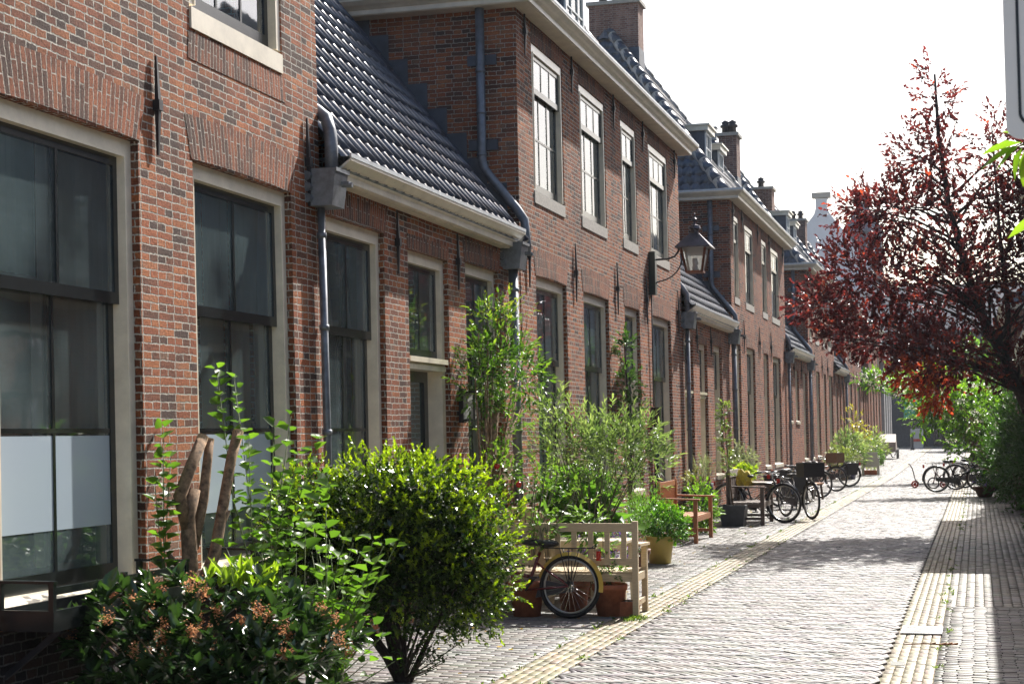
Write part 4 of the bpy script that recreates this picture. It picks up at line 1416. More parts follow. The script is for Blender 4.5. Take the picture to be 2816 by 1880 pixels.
for (x, y, z, d) in ((-4.92, 9.85, 2.20, .8), (-4.84, 9.95, 2.14, .8), (-4.66, 9.8, 1.72, .5), (-4.52, 9.9, 1.80, .6), (-4.40, 9.9, 1.88, .5), (-4.30, 9.8, 1.62, .7), (-4.16, 9.8, 1.72, .6), (-4.05, 9.6, 1.5, .7), (-3.92, 9.4, 1.42, .8)):
    b0 = (-4.5+random.uniform(-.12, .12), 9.85, .45)
    lst.append(([b0, ((b0[0]+x)/2-.06, (b0[1]+y)/2, (z+.45)/2), (x, y, z)], d))
for (x, y, z, d) in ((-4.86, 9.0, 1.80, .8), (-4.89, 8.95, 1.45, .5), (-4.82, 9.02, 1.62, .7)):
    lst.append(([(-4.78, 8.95, .3), (-4.84, 8.97, z*.6), (x, y, z)], d))
for i in range(40):
    x = random.uniform(-4.05, -3.45); y = random.uniform(8.9, 9.6); z = random.uniform(.45, 1.32)-max(0, x+3.75)*.7
    lst.append(([(-3.9, 9.3, .2), ((x-3.9)/2, y, z*.65), (x, y, z)], .45))
for i in range(18):
    x = random.uniform(-4.62, -4.1); y = random.uniform(9.3, 9.8); z = random.uniform(.65, 1.05)
    lst.append(([(-4.3, 9.3, .3), ((x-4.3)/2, y, z*.7), (x, y, z)], .5))
shoots(li, lst, .076, .84, (.030, .085, .018), (.15, .28, .035), gap=.056)

# 4 pollarded trunk with sawn limbs
t = wthing('pollard_trunk', 'brown twisted tree trunk with sawn-off limbs between the two near windows', 'tree', (-4.74, 9.25, 0))
m = MB()
m.tube([(-4.74, 9.18, 0), (-4.75, 9.17, .5), (-4.76, 9.16, .95), (-4.77, 9.15, 1.25), (-4.75, 9.20, 1.42)], [.075, .056, .050, .047, .038], 12)
m.tube([(-4.77, 9.14, 1.18), (-4.80, 9.10, 1.38), (-4.77, 9.18, 1.55), (-4.755, 9.32, 1.74)], [.038, .042, .038, .036], 12)
m.tube([(-4.75, 9.19, 1.05), (-4.73, 9.28, 1.35), (-4.74, 9.36, 1.60), (-4.745, 9.40, 1.72)], [.030, .034, .030, .028], 12)
m.tube([(-4.74, 9.22, .75), (-4.72, 9.42, 1.0), (-4.73, 9.58, 1.35), (-4.75, 9.72, 1.60), (-4.75, 9.82, 1.77)], [.044, .038, .036, .034, .036], 12)
m.ball((-4.725, 9.5, 1.2), .032)
m.tube([(-4.78, 9.12, .9), (-4.83, 9.02, 1.02)], [.025, .016], 8)
m.tube([(-4.72, 9.5, 1.15), (-4.69, 9.56, 1.27)], [.02, .013], 8)
m.build('trunk', 'bark', t, True)
for p, d, r_ in (((-4.755, 9.32, 1.742), (.1, .6, 1), .036), ((-4.745, 9.402, 1.722), (0, .3, 1), .028), ((-4.75, 9.822, 1.772), (0, .5, 1), .036)):
    d = Vector(d).normalized(); m = MB(); m.tube([Vector(p)-d*.02, Vector(p)+d*.014], [r_*1.03, r_*1.0], 14); m.build('sawn_end', 'cut_wood', t)

# 5.. plants along the wall
shrub('climbing_shrub', 'bushy climber with a thick brown trunk between the low house and the tall house', 'shrub', (-4.85, 15.75, 0),
      [(-4.72, 15.85, 2.52, .30, .65, .38, 3), (-4.75, 15.4, 2.25, .25, .45, .35, 1.5), (-4.70, 16.7, 2.35, .28, .45, .35, 1.4), (-4.75, 15.9, 2.9, .2, .5, .22, .6), (-4.7, 15.9, 1.9, .25, .5, .3, .9)],
      560, .048, .42, (.025, .07, .015), (.12, .24, .035), k=7, slen=.12, nst=14, stem_mat='bark', tipc=(.24, .34, .05), r0=.02, kind='big')
o = bpy.data.objects['climbing_shrub']
stems(o, [([(-4.88, 15.75, 0), (-4.86, 15.72, .9), (-4.82, 15.75, 1.5), (-4.74, 15.95, 2.2)], .075, .03), ([(-4.85, 15.75, 1.1), (-4.78, 16.05, 1.5), (-4.68, 16.55, 2.0)], .035, .015)], 'bark', 'trunk', 10)
P, O, r = blobs(26, [(-4.72, 15.9, 2.85, .15, .65, .1)], .6)
stems(o, [([p-[0, 0, .3], p+[random.uniform(-.05, .05), random.uniform(-.3, .3), random.uniform(.15, .38)]], .004, .002) for p in P], 'twig', 'loose_shoots', 4)
PP, DD, tt = sprigs(P+[0, 0, .1], rdir(26, .8), 6, .25)
leaf_mesh('shoot_leaves', PP, DD, .055, .4, lerp((.10, .18, .03), (.32, .34, .06), RNG.random(len(PP))), 'leaf', o, kind='big')

shrub('silver_shrub', 'airy shrub with narrow silvery-green leaves behind the cream bench', 'shrub', (-4.2, 17.6, 0),
      [(-4.55, 17.7, 1.62, .35, .45, .42, 1.4), (-4.15, 17.7, 1.55, .45, .5, .42, 2), (-3.80, 17.7, 1.60, .36, .5, .40, 1.6), (-3.55, 17.8, 1.45, .26, .4, .38, .9), (-4.6, 17.5, 2.0, .18, .3, .22, .4), (-4.2, 17.6, 1.1, .5, .4, .3, .8)],
      620, .075, .22, (.07, .12, .05), (.24, .32, .15), k=7, slen=.16, nst=22, kind='big', up=.6, spread=.8, r0=.010, stem_mat='twig', tipc=(.30, .36, .20))
shrub('rose_bush', 'thin-stemmed rose with a red bloom above the bench back', 'shrub', (-4.35, 15.45, 0),
      [(-4.62, 15.5, 1.35, .28, .25, .22, 1), (-4.25, 15.5, 1.18, .42, .25, .25, 1.2), (-4.0, 15.5, 1.05, .3, .25, .3, .8), (-4.7, 15.4, 1.05, .2, .2, .3, .6)],
      130, .050, .66, (.04, .10, .02), (.20, .32, .05), k=6, slen=.16, nst=13, kind='big', r0=.011, shell=.8, stem_mat='twig')
o = bpy.data.objects['rose_bush']
for p in ((-4.38, 15.35, 1.24), (-4.62, 15.4, 1.42)):
    m = MB(); m.ball(p, .03); m.build('rose_bloom', 'red_plastic', o, True)
shrub('hollyhock', 'big-leaved hollyhock, pale green, between the silvery shrub and the yellow pot', 'plant', (-4.1, 18.3, 0),
      [(-4.45, 18.2, .95, .36, .4, .28, 1.2), (-4.25, 18.3, .75, .30, .4, .30, 1.2), (-4.7, 18.3, .8, .2, .3, .3, .6)], 120, .20, .95, (.05, .12, .03), (.18, .36, .05),
      k=2, slen=.10, nst=16, kind='big', r0=.008, stem_mat='green_stem', fold=.12, droop=.3, spread=1.4)
shrub('fern_bush', 'feathery mid-green bush beside the reddish wooden bench', 'plant', (-4.45, 22.4, 0), [(-4.5, 22.4, .50, .28, .4, .40, 1), (-4.35, 21.8, .6, .2, .3, .35, .7)], 260, .05, .3, (.04, .10, .03), (.14, .26, .06), k=6, slen=.12, nst=8, up=.7)
shrub('wall_climber', 'slim dark climber trained up the brick pier left of the wall lantern', 'plant', (-4.92, 23.2, 0),
      [(-4.92, 22.95, 3.0, .12, .16, .25, .7), (-4.9, 23.15, 2.5, .16, .32, .28, 1.2), (-4.88, 23.3, 2.1, .18, .42, .28, 1.3), (-4.9, 23.2, 1.6, .12, .22, .4, .8), (-4.9, 23.1, 1.1, .14, .25, .3, .6)],
      240, .06, .42, (.02, .06, .015), (.10, .20, .04), k=6, slen=.10, nst=10, kind='big', r0=.012, stem_mat='bark')
o = bpy.data.objects['wall_climber']
stems(o, [([(-4.95, 23.25, 0), (-4.93, 23.22, 1.2), (-4.92, 23.1, 2.2), (-4.92, 22.98, 3.0)], .035, .012)], 'bark_dark', 'trunk', 8)

def pot(name, label, loc, r0, r1, h, mat, cat='flower pot', group=None, square=False, rim=True):
    t = thing(name, label, cat, loc, group)
    m = MB()
    n = 4 if square else 24
    k = 1.38 if square else 1
    pr = [(0, 0), (r0*k, 0), (r1*k*.985, h*.82)]
    pr += [(r1*k*1.06, h*.82), (r1*k*1.08, h)] if rim else [(r1*k, h)]
    pr += [(r1*k*.95, h), (r1*k*.90, h*.86)]
    m.lathe(0, 0, pr, n)
    if square:
        m.v = [(x*math.cos(PI/4)-y*math.sin(PI/4), x*math.sin(PI/4)+y*math.cos(PI/4), z) for x, y, z in m.v]
    m.build('pot_body', mat, t, not square)
    m = MB(); m.lathe(0, 0, [(r1*k*.93, h*.88), (0, h*.9)], n)
    if square:
        m.v = [(x*math.cos(PI/4)-y*math.sin(PI/4), x*math.sin(PI/4)+y*math.cos(PI/4), z) for x, y, z in m.v]
    m.build('soil', 'soil', t)
    return t
TP = 'terracotta pots under the cream bench'
pot('terracotta_pot', 'large terracotta pot at the left end of the cream bench, beside the bike chain', (-4.20, 14.95, 0), .13, .165, .34, 'terracotta', group=TP)
pot('terracotta_pot', 'terracotta pot seen through the spokes of the bicycle wheel', (-3.80, 15.2, 0), .12, .15, .31, 'terracotta', group=TP)
pot('terracotta_pot', 'terracotta pot right of the bicycle wheel with a small sprig', (-3.42, 15.10, 0), .12, .16, .30, 'terracotta', group=TP)
pot('terracotta_pot', 'small terracotta pot far under the table behind the bench', (-3.75, 16.6, 0), .10, .14, .27, 'terracotta', group=TP)
t = thing('plant_trough', 'long terracotta trough on the paving under the bench right end', 'planter', (-3.36, 15.12, 0))
m = MB(); m.hexa([(-.14, -.08, 0), (.20, -.08, 0), (.20, .08, 0), (-.14, .08, 0), (-.16, -.10, .14), (.22, -.10, .14), (.22, .10, .14), (-.16, .10, .14)]); m.build('trough_body', 'terracotta', t)
m = MB(); m.box(-.145, .205, -.085, .085, .128, .143); m.build('soil', 'soil', t)
shrub('potted_herb', 'small leafy sprig in the terracotta pot beside the bench leg', 'plant', (-3.42, 15.10, .26), [(-3.40, 15.1, .42, .12, .1, .12)], 40, .04, .5, (.04, .10, .03), (.15, .25, .05), k=5, slen=.08, nst=5, r0=.004)
for i, (x, y, z) in enumerate(((-4.0, 14.93, .9), (-3.68, 15.25, .95), (-3.55, 15.25, .8))):
    shrub('potted_shoot', ('thin upright shoot with drooping leaves left of the saddle', 'leafy upright shoot through the middle bench slats', 'leafy upright shoot before the right bench slats')[i], 'plant', (x+.02, y+.05, .24),
          [(x, y, z*.9, .12, .06, .22)], 26, .075, .36, (.05, .11, .03), (.18, .30, .07), k=5, slen=.10, nst=4, kind='big', r0=.005, stem_mat='twig')

pot('yellow_pot', 'yellow glazed pot holding the round parsley-like plant', (-4.10, 21.15, 0), .145, .185, .36, 'yellow_glaze', rim=False)
shrub('parsley_plant', 'dense round ball of curly green leaves in the yellow pot', 'plant', (-4.10, 21.15, .30), [(-4.10, 21.15, .55, .29, .28, .25, 2), (-3.90, 21.2, .48, .18, .2, .18, .7)], 900, .028, .7, (.03, .11, .015), (.12, .30, .03), k=7, slen=.06, nst=10, r0=.004, shell=.3, tipc=(.24, .46, .05))
pot('brown_pot', 'brown pot with upright rosemary right of the cream bench', (-4.02, 19.2, 0), .12, .17, .33, 'brown_pot')
shrub('rosemary', 'upright needle-leaved rosemary in the brown pot', 'plant', (-4.02, 19.2, .28), [(-4.02, 19.2, .62, .16, .2, .26)], 130, .045, .16, (.05, .12, .03), (.16, .30, .06), k=12, slen=.20, up=1.6, nst=12, r0=.004, spread=.6)
pot('flower_bowl', 'terracotta bowl full of purple and white blooms behind the bench', (-4.0, 16.75, 0), .16, .22, .33, 'terracotta')
b = shrub('purple_flowers', 'mound of purple and white flowers seen between the bench slats', 'flowers', (-4.0, 16.75, .28), [(-4.0, 16.75, .45, .25, .2, .16, 1), (-3.72, 16.9, .47, .18, .2, .18, .8)], 150, .04, .5, (.03, .09, .02), (.10, .2, .04), k=5, slen=.06, nst=6, r0=.004)
P, O, r = blobs(520, [(-4.05, 16.7, .46, .25, .2, .17, 1), (-3.72, 16.85, .50, .16, .2, .20, .9)], .12)
cc = lerp((.22, .10, .50), (.45, .25, .62), RNG.random(len(P))); q = RNG.random(len(P)) < .4; cc[q] = (.66, .58, .68)
leaf_mesh('blossom', P, rdir(len(P), .5), .036, .9, cc, 'petal', b)

# ------------------------------------------------------------------ furniture
def garden_bench(name, label, loc, rz, W, mat, D=.52, seat_h=.42, H=.90, slat_w=.05, nsl=8, lower=.52, arm=.64, group=None, legs=.055, seat_slats=6, cat='bench', toprail=None):
    """slatted garden bench: local x along the seat, front towards +y"""
    t = thing(name, label, cat, loc, group, rz)
    h = W/2
    for sx in (-1, 1):
        m = MB(); m.box(sx*h-legs/2, sx*h+legs/2, -legs/2, legs/2, 0, H); m.build('leg', mat, t)
        m = MB(); m.box(sx*h-legs/2, sx*h+legs/2, D-legs/2, D+legs/2, 0, arm); m.build('leg', mat, t)
        m = MB(); x = sx*h
        m.hexa([(x-.045, .03, arm+.02), (x+.045, .03, arm+.02), (x+.045, D+.07, arm), (x-.045, D+.07, arm), (x-.045, .03, arm+.045), (x+.045, .03, arm+.045), (x+.045, D+.07, arm+.027), (x-.045, D+.07, arm+.027)])
        m.build('armrest', mat, t)
        m = MB(); m.box(x-.015, x+.015, legs/2, D-legs/2, seat_h-.09, seat_h-.02); m.box(x-.015, x+.015, legs/2, D-legs/2, .10, .15); m.build('side_rail', mat, t)
    m = MB(); a, b = -h+legs/2, h-legs/2
    m.box(a, b, -.017, .017, lower-.035, lower+.03)
    for i in range(nsl):
        x = a+(b-a)*(i+.5)/nsl; m.box(x-slat_w/2, x+slat_w/2, -.009, .009, lower+.03, H-.10)
    if not toprail: m.box(a, b, -.017, .017, H-.10, H-.02)
    m.build('backrest', mat, t)
    if toprail:
        m = MB(); m.box(a-.03, b+.03, -.02, .02, H-.10, H+.03); m.build('top_rail', toprail, t)
    m = MB()
    m.box(a, b, D-.015, D+.015, seat_h-.09, seat_h-.02); m.box(a, b, -.012, .012, seat_h-.09, seat_h-.02)
    for i in range(seat_slats):
        y = .03+(D-.0)*i/seat_slats; m.box(a, b, y, y+D/seat_slats-.018, seat_h-.02, seat_h)
    m.build('seat', mat, t)
    return t
garden_bench('cream_bench', 'pale wooden bench seen from behind with the red bicycle leaning on it', (-3.90, 15.0, 0), R_(2), 1.50, 'pale_wood', nsl=9)
garden_bench('teak_bench', 'reddish-brown slatted garden bench facing the street beside the yellow pot', (-4.83, 25.6, 0), R_(-90), 1.45, 'teak', D=.58, H=.96, slat_w=.03, nsl=16, lower=.50, arm=.66, legs=.06)
garden_bench('weathered_bench', 'dark weathered bench with pale top rail beside the parked front bicycles', (-4.45, 30.3, 0), R_(-90), 1.3, 'grey_wood', D=.62, H=.98, slat_w=.16, nsl=5, legs=.07, arm=.68, toprail='pale_grey_wood')
garden_bench('distant_bench', 'small dark wooden bench far down the street near the pale shopfront', (-4.8, 74.5, .12), R_(-90), 1.6, 'grey_wood', D=.6, legs=.08)

# fan-backed garden chair and slatted table behind the bench
t = thing('adirondack_chair', 'cream garden chair with a tall fanned back behind the bench', 'chair', (-4.42, 16.2, 0), None, R_(-25))
m = MB()
for i in range(5):
    x = (i-2)*.10
    m.hexa([(x*.8-.045, .06, .30), (x*.8+.045, .06, .30), (x*.8+.045, .085, .30), (x*.8-.045, .085, .30), (x*1.15-.05, -.28, 1.02-abs(i-2)*.04), (x*1.15+.05, -.28, 1.02-abs(i-2)*.04), (x*1.15+.05, -.255, 1.03-abs(i-2)*.04), (x*1.15-.05, -.255, 1.03-abs(i-2)*.04)])
m.box(-.25, .25, -.16, -.13, .70, .76)
m.build('backrest', 'cream_wood', t)
m = MB()
for i in range(6): m.box(-.25, .25, .08+i*.085, .15+i*.085, .30+i*.018, .32+i*.018)
m.build('seat', 'cream_wood', t)
for sx in (-1, 1):
    m = MB(); m.box(sx*.32-.06, sx*.32+.06, -.12, .62, .54, .565); m.build('armrest', 'cream_wood', t)
    m = MB(); m.box(sx*.29-.02, sx*.29+.02, .52, .60, 0, .54); m.build('leg', 'cream_wood', t)
    m = MB(); m.bar((sx*.27, .56, .36), (sx*.27, -.45, .02), .03, .09); m.build('leg', 'cream_wood', t)
t = thing('garden_table', 'low cream slatted garden table behind the bench, beside the purple flowers', 'table', (-3.86, 16.25, 0))
m = MB()
for i in range(6): m.box(-.42, .42, -.26+i*.09, -.185+i*.09, .62, .645)
m.box(-.38, .38, -.24, -.21, .56, .62); m.box(-.38, .38, .21, .24, .56, .62)
m.build('tabletop', 'cream_wood', t)
for sx in (-1, 1):
    for sy in (-1, 1):
        m = MB(); m.bar((sx*.36, sy*.20, .62), (sx*.38, sy*.22, 0), .045); m.build('leg', 'cream_wood', t)
m = MB(); m.box(-.36, .36, -.02, .02, .30, .35); m.build('stretcher', 'cream_wood', t)

# flower-box racks under the two near windows
def rack(label, u0, u1):
    t = wthing('flower_box', label, 'window box', (XF, (u0+u1)/2, .8), 'black window boxes under the near sash windows')
    xf = lambda w, u, v: (XF+w, u, v)
    m = MB()
    m.box(.05, .41, u0, u1, .735, .755)
    m.box(.39, .41, u0, u1, .755, .845); m.box(.05, .07, u0, u1, .755, .845)
    m.box(.07, .39, u0, u0+.02, .755, .845); m.box(.07, .39, u1-.02, u1, .755, .845)
    m.build('box', 'black_paint', t, False, xf)
    m = MB()
    for u in (u0+.02, (u0+u1)/2, u1-.02):
        m.box(.375, .405, u-.016, u+.016, .845, .985)
        if u != (u0+u1)/2:
            m.box(.06, .09, u-.016, u+.016, .845, .985); m.box(.05, .41, u-.02, u+.02, .985, 1.0)
    m.box(.383, .40, u0+.04, u1-.04, .925, .965)
    m.build('railing', 'black_paint', t, False, xf)
    for u in (u0+.15, u1-.15):
        m = MB(); m.bar((.0, u, .45), (.36, u, .73), .03, .03); m.box(0, .02, u-.02, u+.02, .40, .75)
        m.build('bracket', 'iron', t, False, xf)
rack('black wooden window box with railing under the nearest sash window', 7.50, 9.02)
rack('black window box under the second sash window, half hidden by lilac', 9.95, 11.50)

# ------------------------------------------------------------------ bicycles
def bicycle(name, label, loc, rz, frame='black_frame', R=.34, scale=1.0, guard='black_frame', crate=None, bag=None, low=True, lean=0.0, grip='black_plastic', saddle='black_plastic', group='bicycles parked along the houses', steer=0.0, basket=None):
    """city bike, local +x forward, wheels on z=0"""
    t = thing(name, label, 'bicycle', loc, group, rz)
    t.rotation_euler = (lean, 0, rz)
    t.scale = (scale,)*3
    wb = R*3.2
    gw = .012 if guard == 'yellow_paint' else -.004
    rx, fx = -wb/2, wb/2
    bbx, bbz = rx+R*1.42, R*.86
    sx, sz = bbx-R*.42, R*2.05
    hx, hz = fx-R*.55, R*2.1
    for x in (rx, fx):
        m = MB(); m.torus((x, 0, R), 'y', R-.021, .021, 40, 8); w = m.build('tyre', 'rubber', t, True)
        m = MB(); m.torus((x, 0, R), 'y', R-.050, .011, 40, 6, flat=1.3); m.build('rim', 'alu', w, True)
        m = MB()
        m.tube([(x, -.045, R), (x, .045, R)], .022, 8)
        for i in range(28):
            a = 2*PI*i/28; b = a+(.55 if i % 2 else -.55); s_ = .03 if i % 4 < 2 else -.03
            m.tube([(x+.02*math.cos(b), s_, R+.02*math.sin(b)), (x+(R-.05)*math.cos(a), 0, R+(R-.05)*math.sin(a))], .0014, 3, False)
        m.build('spokes', 'chrome', w)
        m = MB()
        a0, a1 = (R_(15), R_(190)) if x == rx else (R_(40), R_(205))
        for i in range(20):
            p, q = a0+(a1-a0)*i/20, a0+(a1-a0)*(i+1)/20
            for sgn in (-1, 1):
                A = [(x+(R+.022)*math.cos(p), 0, R+(R+.022)*math.sin(p)), (x+(R+.022)*math.cos(q), 0, R+(R+.022)*math.sin(q)),
                     (x+(R-gw)*math.cos(q), sgn*.036, R+(R-gw)*math.sin(q)), (x+(R-gw)*math.cos(p), sgn*.036, R+(R-gw)*math.sin(p))]
                m.quad(*A)
        m.build('mudguard', guard, t, True)
    m = MB()
    m.tube([(bbx, 0, bbz), (sx, 0, sz)], .017, 8)
    if low:
        m.tube([(bbx, 0, bbz), (bbx+(hx-bbx)*.45, 0, bbz+.04+(hz-bbz)*.30), (hx+.03, 0, hz-R*.30)], .022, 8)
        m.tube([(sx+(bbx-sx)*.66, 0, sz+(bbz-sz)*.66), (bbx+(hx-bbx)*.45, 0, bbz+.05+(hz-bbz)*.34)], .016, 8)
    else:
        m.tube([(bbx, 0, bbz), (hx+.03, 0, hz-R*.30)], .019, 8); m.tube([(sx+.02, 0, sz-.05), (hx, 0, hz-R*.10)], .016, 8)
    for s_ in (-1, 1):
        m.tube([(bbx, s_*.02, bbz), (rx, s_*.05, R)], .010, 6); m.tube([(sx+.03, s_*.015, sz-.10), (rx, s_*.05, R)], .009, 6)
    m.tube([(hx+.055, 0, hz-R*.45), (hx-.01, 0, hz+.03)], .021, 8)
    m.build('frame', frame, t, True)
    m = MB()
    for s_ in (-1, 1): m.tube([(hx+.055, 0, hz-R*.42), (hx+.09, s_*.045, hz-R*.60), (fx, s_*.05, R)], [.016, .014, .010], 6)
    m.build('fork', frame, t, True)
    m = MB()
    m.tube([(hx-.01, 0, hz), (hx-.05, 0, hz+R*.42)], .013, 8)
    for s_ in (-1, 1): m.tube([(hx-.05, 0, hz+R*.42), (hx-.02, s_*.12, hz+R*.48), (hx-.06, s_*.24, hz+R*.50), (hx-.22, s_*.29, hz+R*.44)], .011, 8)
    hb = m.build('handlebar', 'chrome', t, True)
    for s_ in (-1, 1):
        m = MB(); m.tube([(hx-.11, s_*.265, hz+R*.485), (hx-.24, s_*.295, hz+R*.44)], .017, 8); m.build('grip', grip, hb, True)
    m = MB(); m.tube([(sx, 0, sz), (sx-.03, 0, sz+R*.22)], .013, 8); m.build('seat_post', 'chrome', t, True)
    m = MB(); z = sz+R*.24
    m.ball((sx-.08, 0, z+.01), .11, 12, 8, (1, .85, .38)); m.ball((sx+.06, 0, z+.02), .10, 12, 8, (1.3, .42, .34)); m.build('saddle', saddle, t, True)
    m = MB(); zr = 2*R+.055
    for s_ in (-1, 1):
        m.tube([(sx-.02, s_*.03, zr), (rx-.02, s_*.06, zr), (rx-R*.75, s_*.06, zr+.005), (rx-R*.80, s_*.03, zr+.03)], .006, 6)
        for dx in (-.10, 0, .09): m.tube([(rx, s_*.055, R), (rx+dx, s_*.06, zr)], .005, 5)
    for i in range(5): x = rx+.15-i*.11; m.tube([(x, -.06, zr), (x, .06, zr)], .004, 5)
    m.build('rack', 'black_plastic', t, True)
    m = MB(); m.box(rx-R*.98, rx-R*.86, -.03, .03, 2*R-.06, 2*R+.03); m.build('tail_light', 'red_plastic', t)
    m = MB(); m.torus((bbx, -.045, bbz), 'y', .085, .008, 24, 5)
    m.tube([(bbx, -.05, bbz), (bbx+.10, -.06, bbz-.12)], .011, 6); m.tube([(bbx, .05, bbz), (bbx-.10, .06, bbz+.12)], .011, 6)
    m.box(bbx+.06, bbx+.14, -.15, -.06, bbz-.13, bbz-.11); m.box(bbx-.14, bbx-.06, .06, .15, bbz+.11, bbz+.13)
    m.build('crank', 'black_plastic', t)
    m = MB(); m.hexa([(rx-.02, -.055, R-.05), (bbx+.10, -.055, bbz-.10), (bbx+.10, -.035, bbz-.10), (rx-.02, -.035, R-.05), (rx-.02, -.055, R+.045), (bbx+.08, -.055, bbz+.09), (bbx+.08, -.035, bbz+.09), (rx-.02, -.035, R+.045)])
    m.build('chain_guard', 'dark_pot', t)
    m = MB(); m.ball((fx-.02, 0, 2*R+.10), .035, 8, 6); m.build('headlight', 'chrome', t, True)
    if crate:
        m = MB(); cx, cz = fx-.02, 2*R+.10
        frame_pts = (cx-.17, cx+.17, -.22, .22, cz, cz+.28)
        x0, x1, y0, y1, z0, z1 = frame_pts
        m.box(x0, x1, y0, y1, z0, z0+.012); m.box(x0, x0+.01, y0, y1, z0+.012, z1); m.box(x1-.01, x1, y0, y1, z0+.012, z1); m.box(x0+.01, x1-.01, y0, y0+.01, z0+.012, z1); m.box(x0+.01, x1-.01, y1-.01, y1, z0+.012, z1)
        m.build('front_crate', crate, t)
    if basket:
        m = MB(); x = rx-.05
        for s_ in (-1, 1):
            m.hexa([(x-.16, s_*.08, .38), (x+.16, s_*.08, .38), (x+.14, s_*.20, .36), (x-.14, s_*.20, .36), (x-.19, s_*.07, .72), (x+.19, s_*.07, .72), (x+.19, s_*.22, .72), (x-.19, s_*.22, .72)])
        m.build('pannier', basket, t)
    if bag:
        m = MB(); m.ball((sx-.10, 0, sz+R*.18), .19, 16, 12, (1.25, .8, .85))
        m.v = [(x*(1+.0)+.03*math.sin(z*41+y*23), y*(1+.18*math.sin(x*37+z*29)), z+.035*math.sin(x*31+y*27)-.06*(abs(x-sx+.1) > .14)) for x, y, z in m.v]; m.build('saddle_cover', bag, t)
    return t
bicycle('red_bicycle', 'dark red bicycle with yellow mudguard and black saddle leaning on the bench', (-4.22, 14.80, 0), R_(180), 'red_frame', R=.30, guard='yellow_paint', low=True, lean=R_(5), grip='blue_vinyl')
bicycle('black_bicycle', 'black bicycle turned side-on with a yellow saddle cover beside the weathered bench', (-4.08, 30.7, 0), R_(-22), R=.37, bag='yellow_cloth', low=False)
bicycle('black_bicycle', 'black bicycle with a black front crate, just right of the yellow saddle cover', (-3.45, 32.2, 0), R_(-58), R=.36, crate='black_plastic')
bk = bicycle('black_bicycle', 'dark bicycle with panniers behind the one with the front crate', (-4.15, 37.5, 0), R_(60), R=.35, basket='black_plastic')
dup(bk, (-4.3, 41.2, 0), R_(40), 'dark bicycle with panniers, further along the same wall than the first pannier bike')
bicycle('black_bicycle', 'black bicycle carrying a brown wicker front basket', (-4.35, 46.0, 0), R_(-25), R=.35, crate='wicker', low=False)
bk2 = bicycle('black_bicycle', 'black bicycle nearest the blue pot, rear wheel towards the street', (-4.3, 49.5, 0), R_(200), R=.35, basket='black_plastic')
dup(bk2, (-4.5, 86.0, .2), R_(70), 'faraway bicycle parked beyond the distant wooden bench')
bicycle('dark_bicycle', 'dark bicycle nearest the street in the shaded cluster on the right', (-.55, 45.2, 0), R_(8), R=.36, crate='black_plastic', group='bicycles parked on the right pavement')
bk3 = bicycle('dark_bicycle', 'dark bicycle in the middle of the right-hand cluster', (-.10, 46.6, 0), R_(-20), R=.36, group='bicycles parked on the right pavement', low=False)
dup(bk3, (.15, 48.4, 0), R_(15), 'dark bicycle at the back of the right-hand cluster by the shrubs')

# ------------------------------------------------------------------ more plants and pots along the wall
pot('dark_square_pot', 'dark grey square pot in front of the weathered bench', (-4.35, 29.6, 0), .20, .24, .38, 'dark_pot', square=True, rim=True)
b = shrub('slim_tree', 'slim young tree with small pale blossoms in the dark square pot', 'tree', (-4.40, 29.6, .3),
          [(-4.50, 29.5, 2.05, .10, .12, .28, 1), (-4.47, 29.5, 1.55, .11, .14, .35, 1.2), (-4.42, 29.5, 1.1, .08, .1, .2, .5)], 150, .05, .5, (.05, .10, .03), (.24, .30, .09), k=5, slen=.07, nst=8, r0=.005, kind='big')
stems(b, [([(-4.35, 29.6, .3), (-4.42, 29.55, 1.0), (-4.50, 29.5, 2.2)], .014, .005)], 'bark', 'trunk')
pot('tall_dark_pot', 'tall black pot of lavender against the wall behind the weathered bench', (-4.82, 29.25, 0), .13, .16, .80, 'dark_pot', rim=False)
b = shrub('lavender', 'grey-green lavender tuft in the tall black pot', 'plant', (-4.82, 29.25, .72), [(-4.82, 29.25, 1.0, .20, .22, .22)], 130, .05, .16, (.14, .17, .12), (.30, .33, .28), k=8, slen=.18, up=1.3, nst=10, r0=.003, spread=.5)
pot('oleander_pot', 'dark pot of the whitish bushy shrub behind the weathered bench', (-4.80, 33.2, 0), .16, .2, .5, 'dark_pot')
shrub('whitish_shrub', 'bushy shrub with shiny whitish leaves above the weathered bench', 'plant', (-4.80, 33.2, .42), [(-4.75, 33.2, 1.05, .34, .4, .34, 2), (-4.55, 33.2, .85, .25, .3, .2, .7)], 330, .07, .26, (.12, .16, .10), (.42, .44, .36), mat='leaf_shiny', k=6, slen=.1, up=.6, nst=10, r0=.006, kind='big')
t = thing('folding_table', 'dark folding table between the weathered bench and the front bicycles', 'table', (-4.25, 31.6, 0))
m = MB(); m.box(-.42, .42, -.3, .3, .71, .735); m.build('tabletop', 'pale_grey_wood', t)
for sx in (-1, 1):
    for sy in (-1, 1):
        m = MB(); m.tube([(sx*.38, sy*.26, .71), (-sx*.36, sy*.26, .01)], .012, 6); m.build('leg', 'iron', t)
pot('table_pot', 'small dark pot on the folding table', (-4.40, 31.5, .735), .07, .10, .12, 'dark_pot')
shrub('lettuce_plant', 'bright yellow-green leafy plant in the pot on the folding table', 'plant', (-4.40, 31.5, .84), [(-4.40, 31.5, .93, .22, .24, .09)], 90, .08, .8, (.16, .28, .02), (.40, .48, .05), k=3, slen=.06, nst=6, kind='big', r0=.004)
t = thing('planter_box', 'black trough planter on a low stand by the beige door', 'planter', (-4.88, 28.6, 0))
m = MB(); m.box(-.16, .18, -.5, .5, .52, .72); m.build('box', 'black_paint', t)
m = MB(); m.box(-.145, .165, -.485, .485, .70, .725); m.build('soil', 'soil', t)
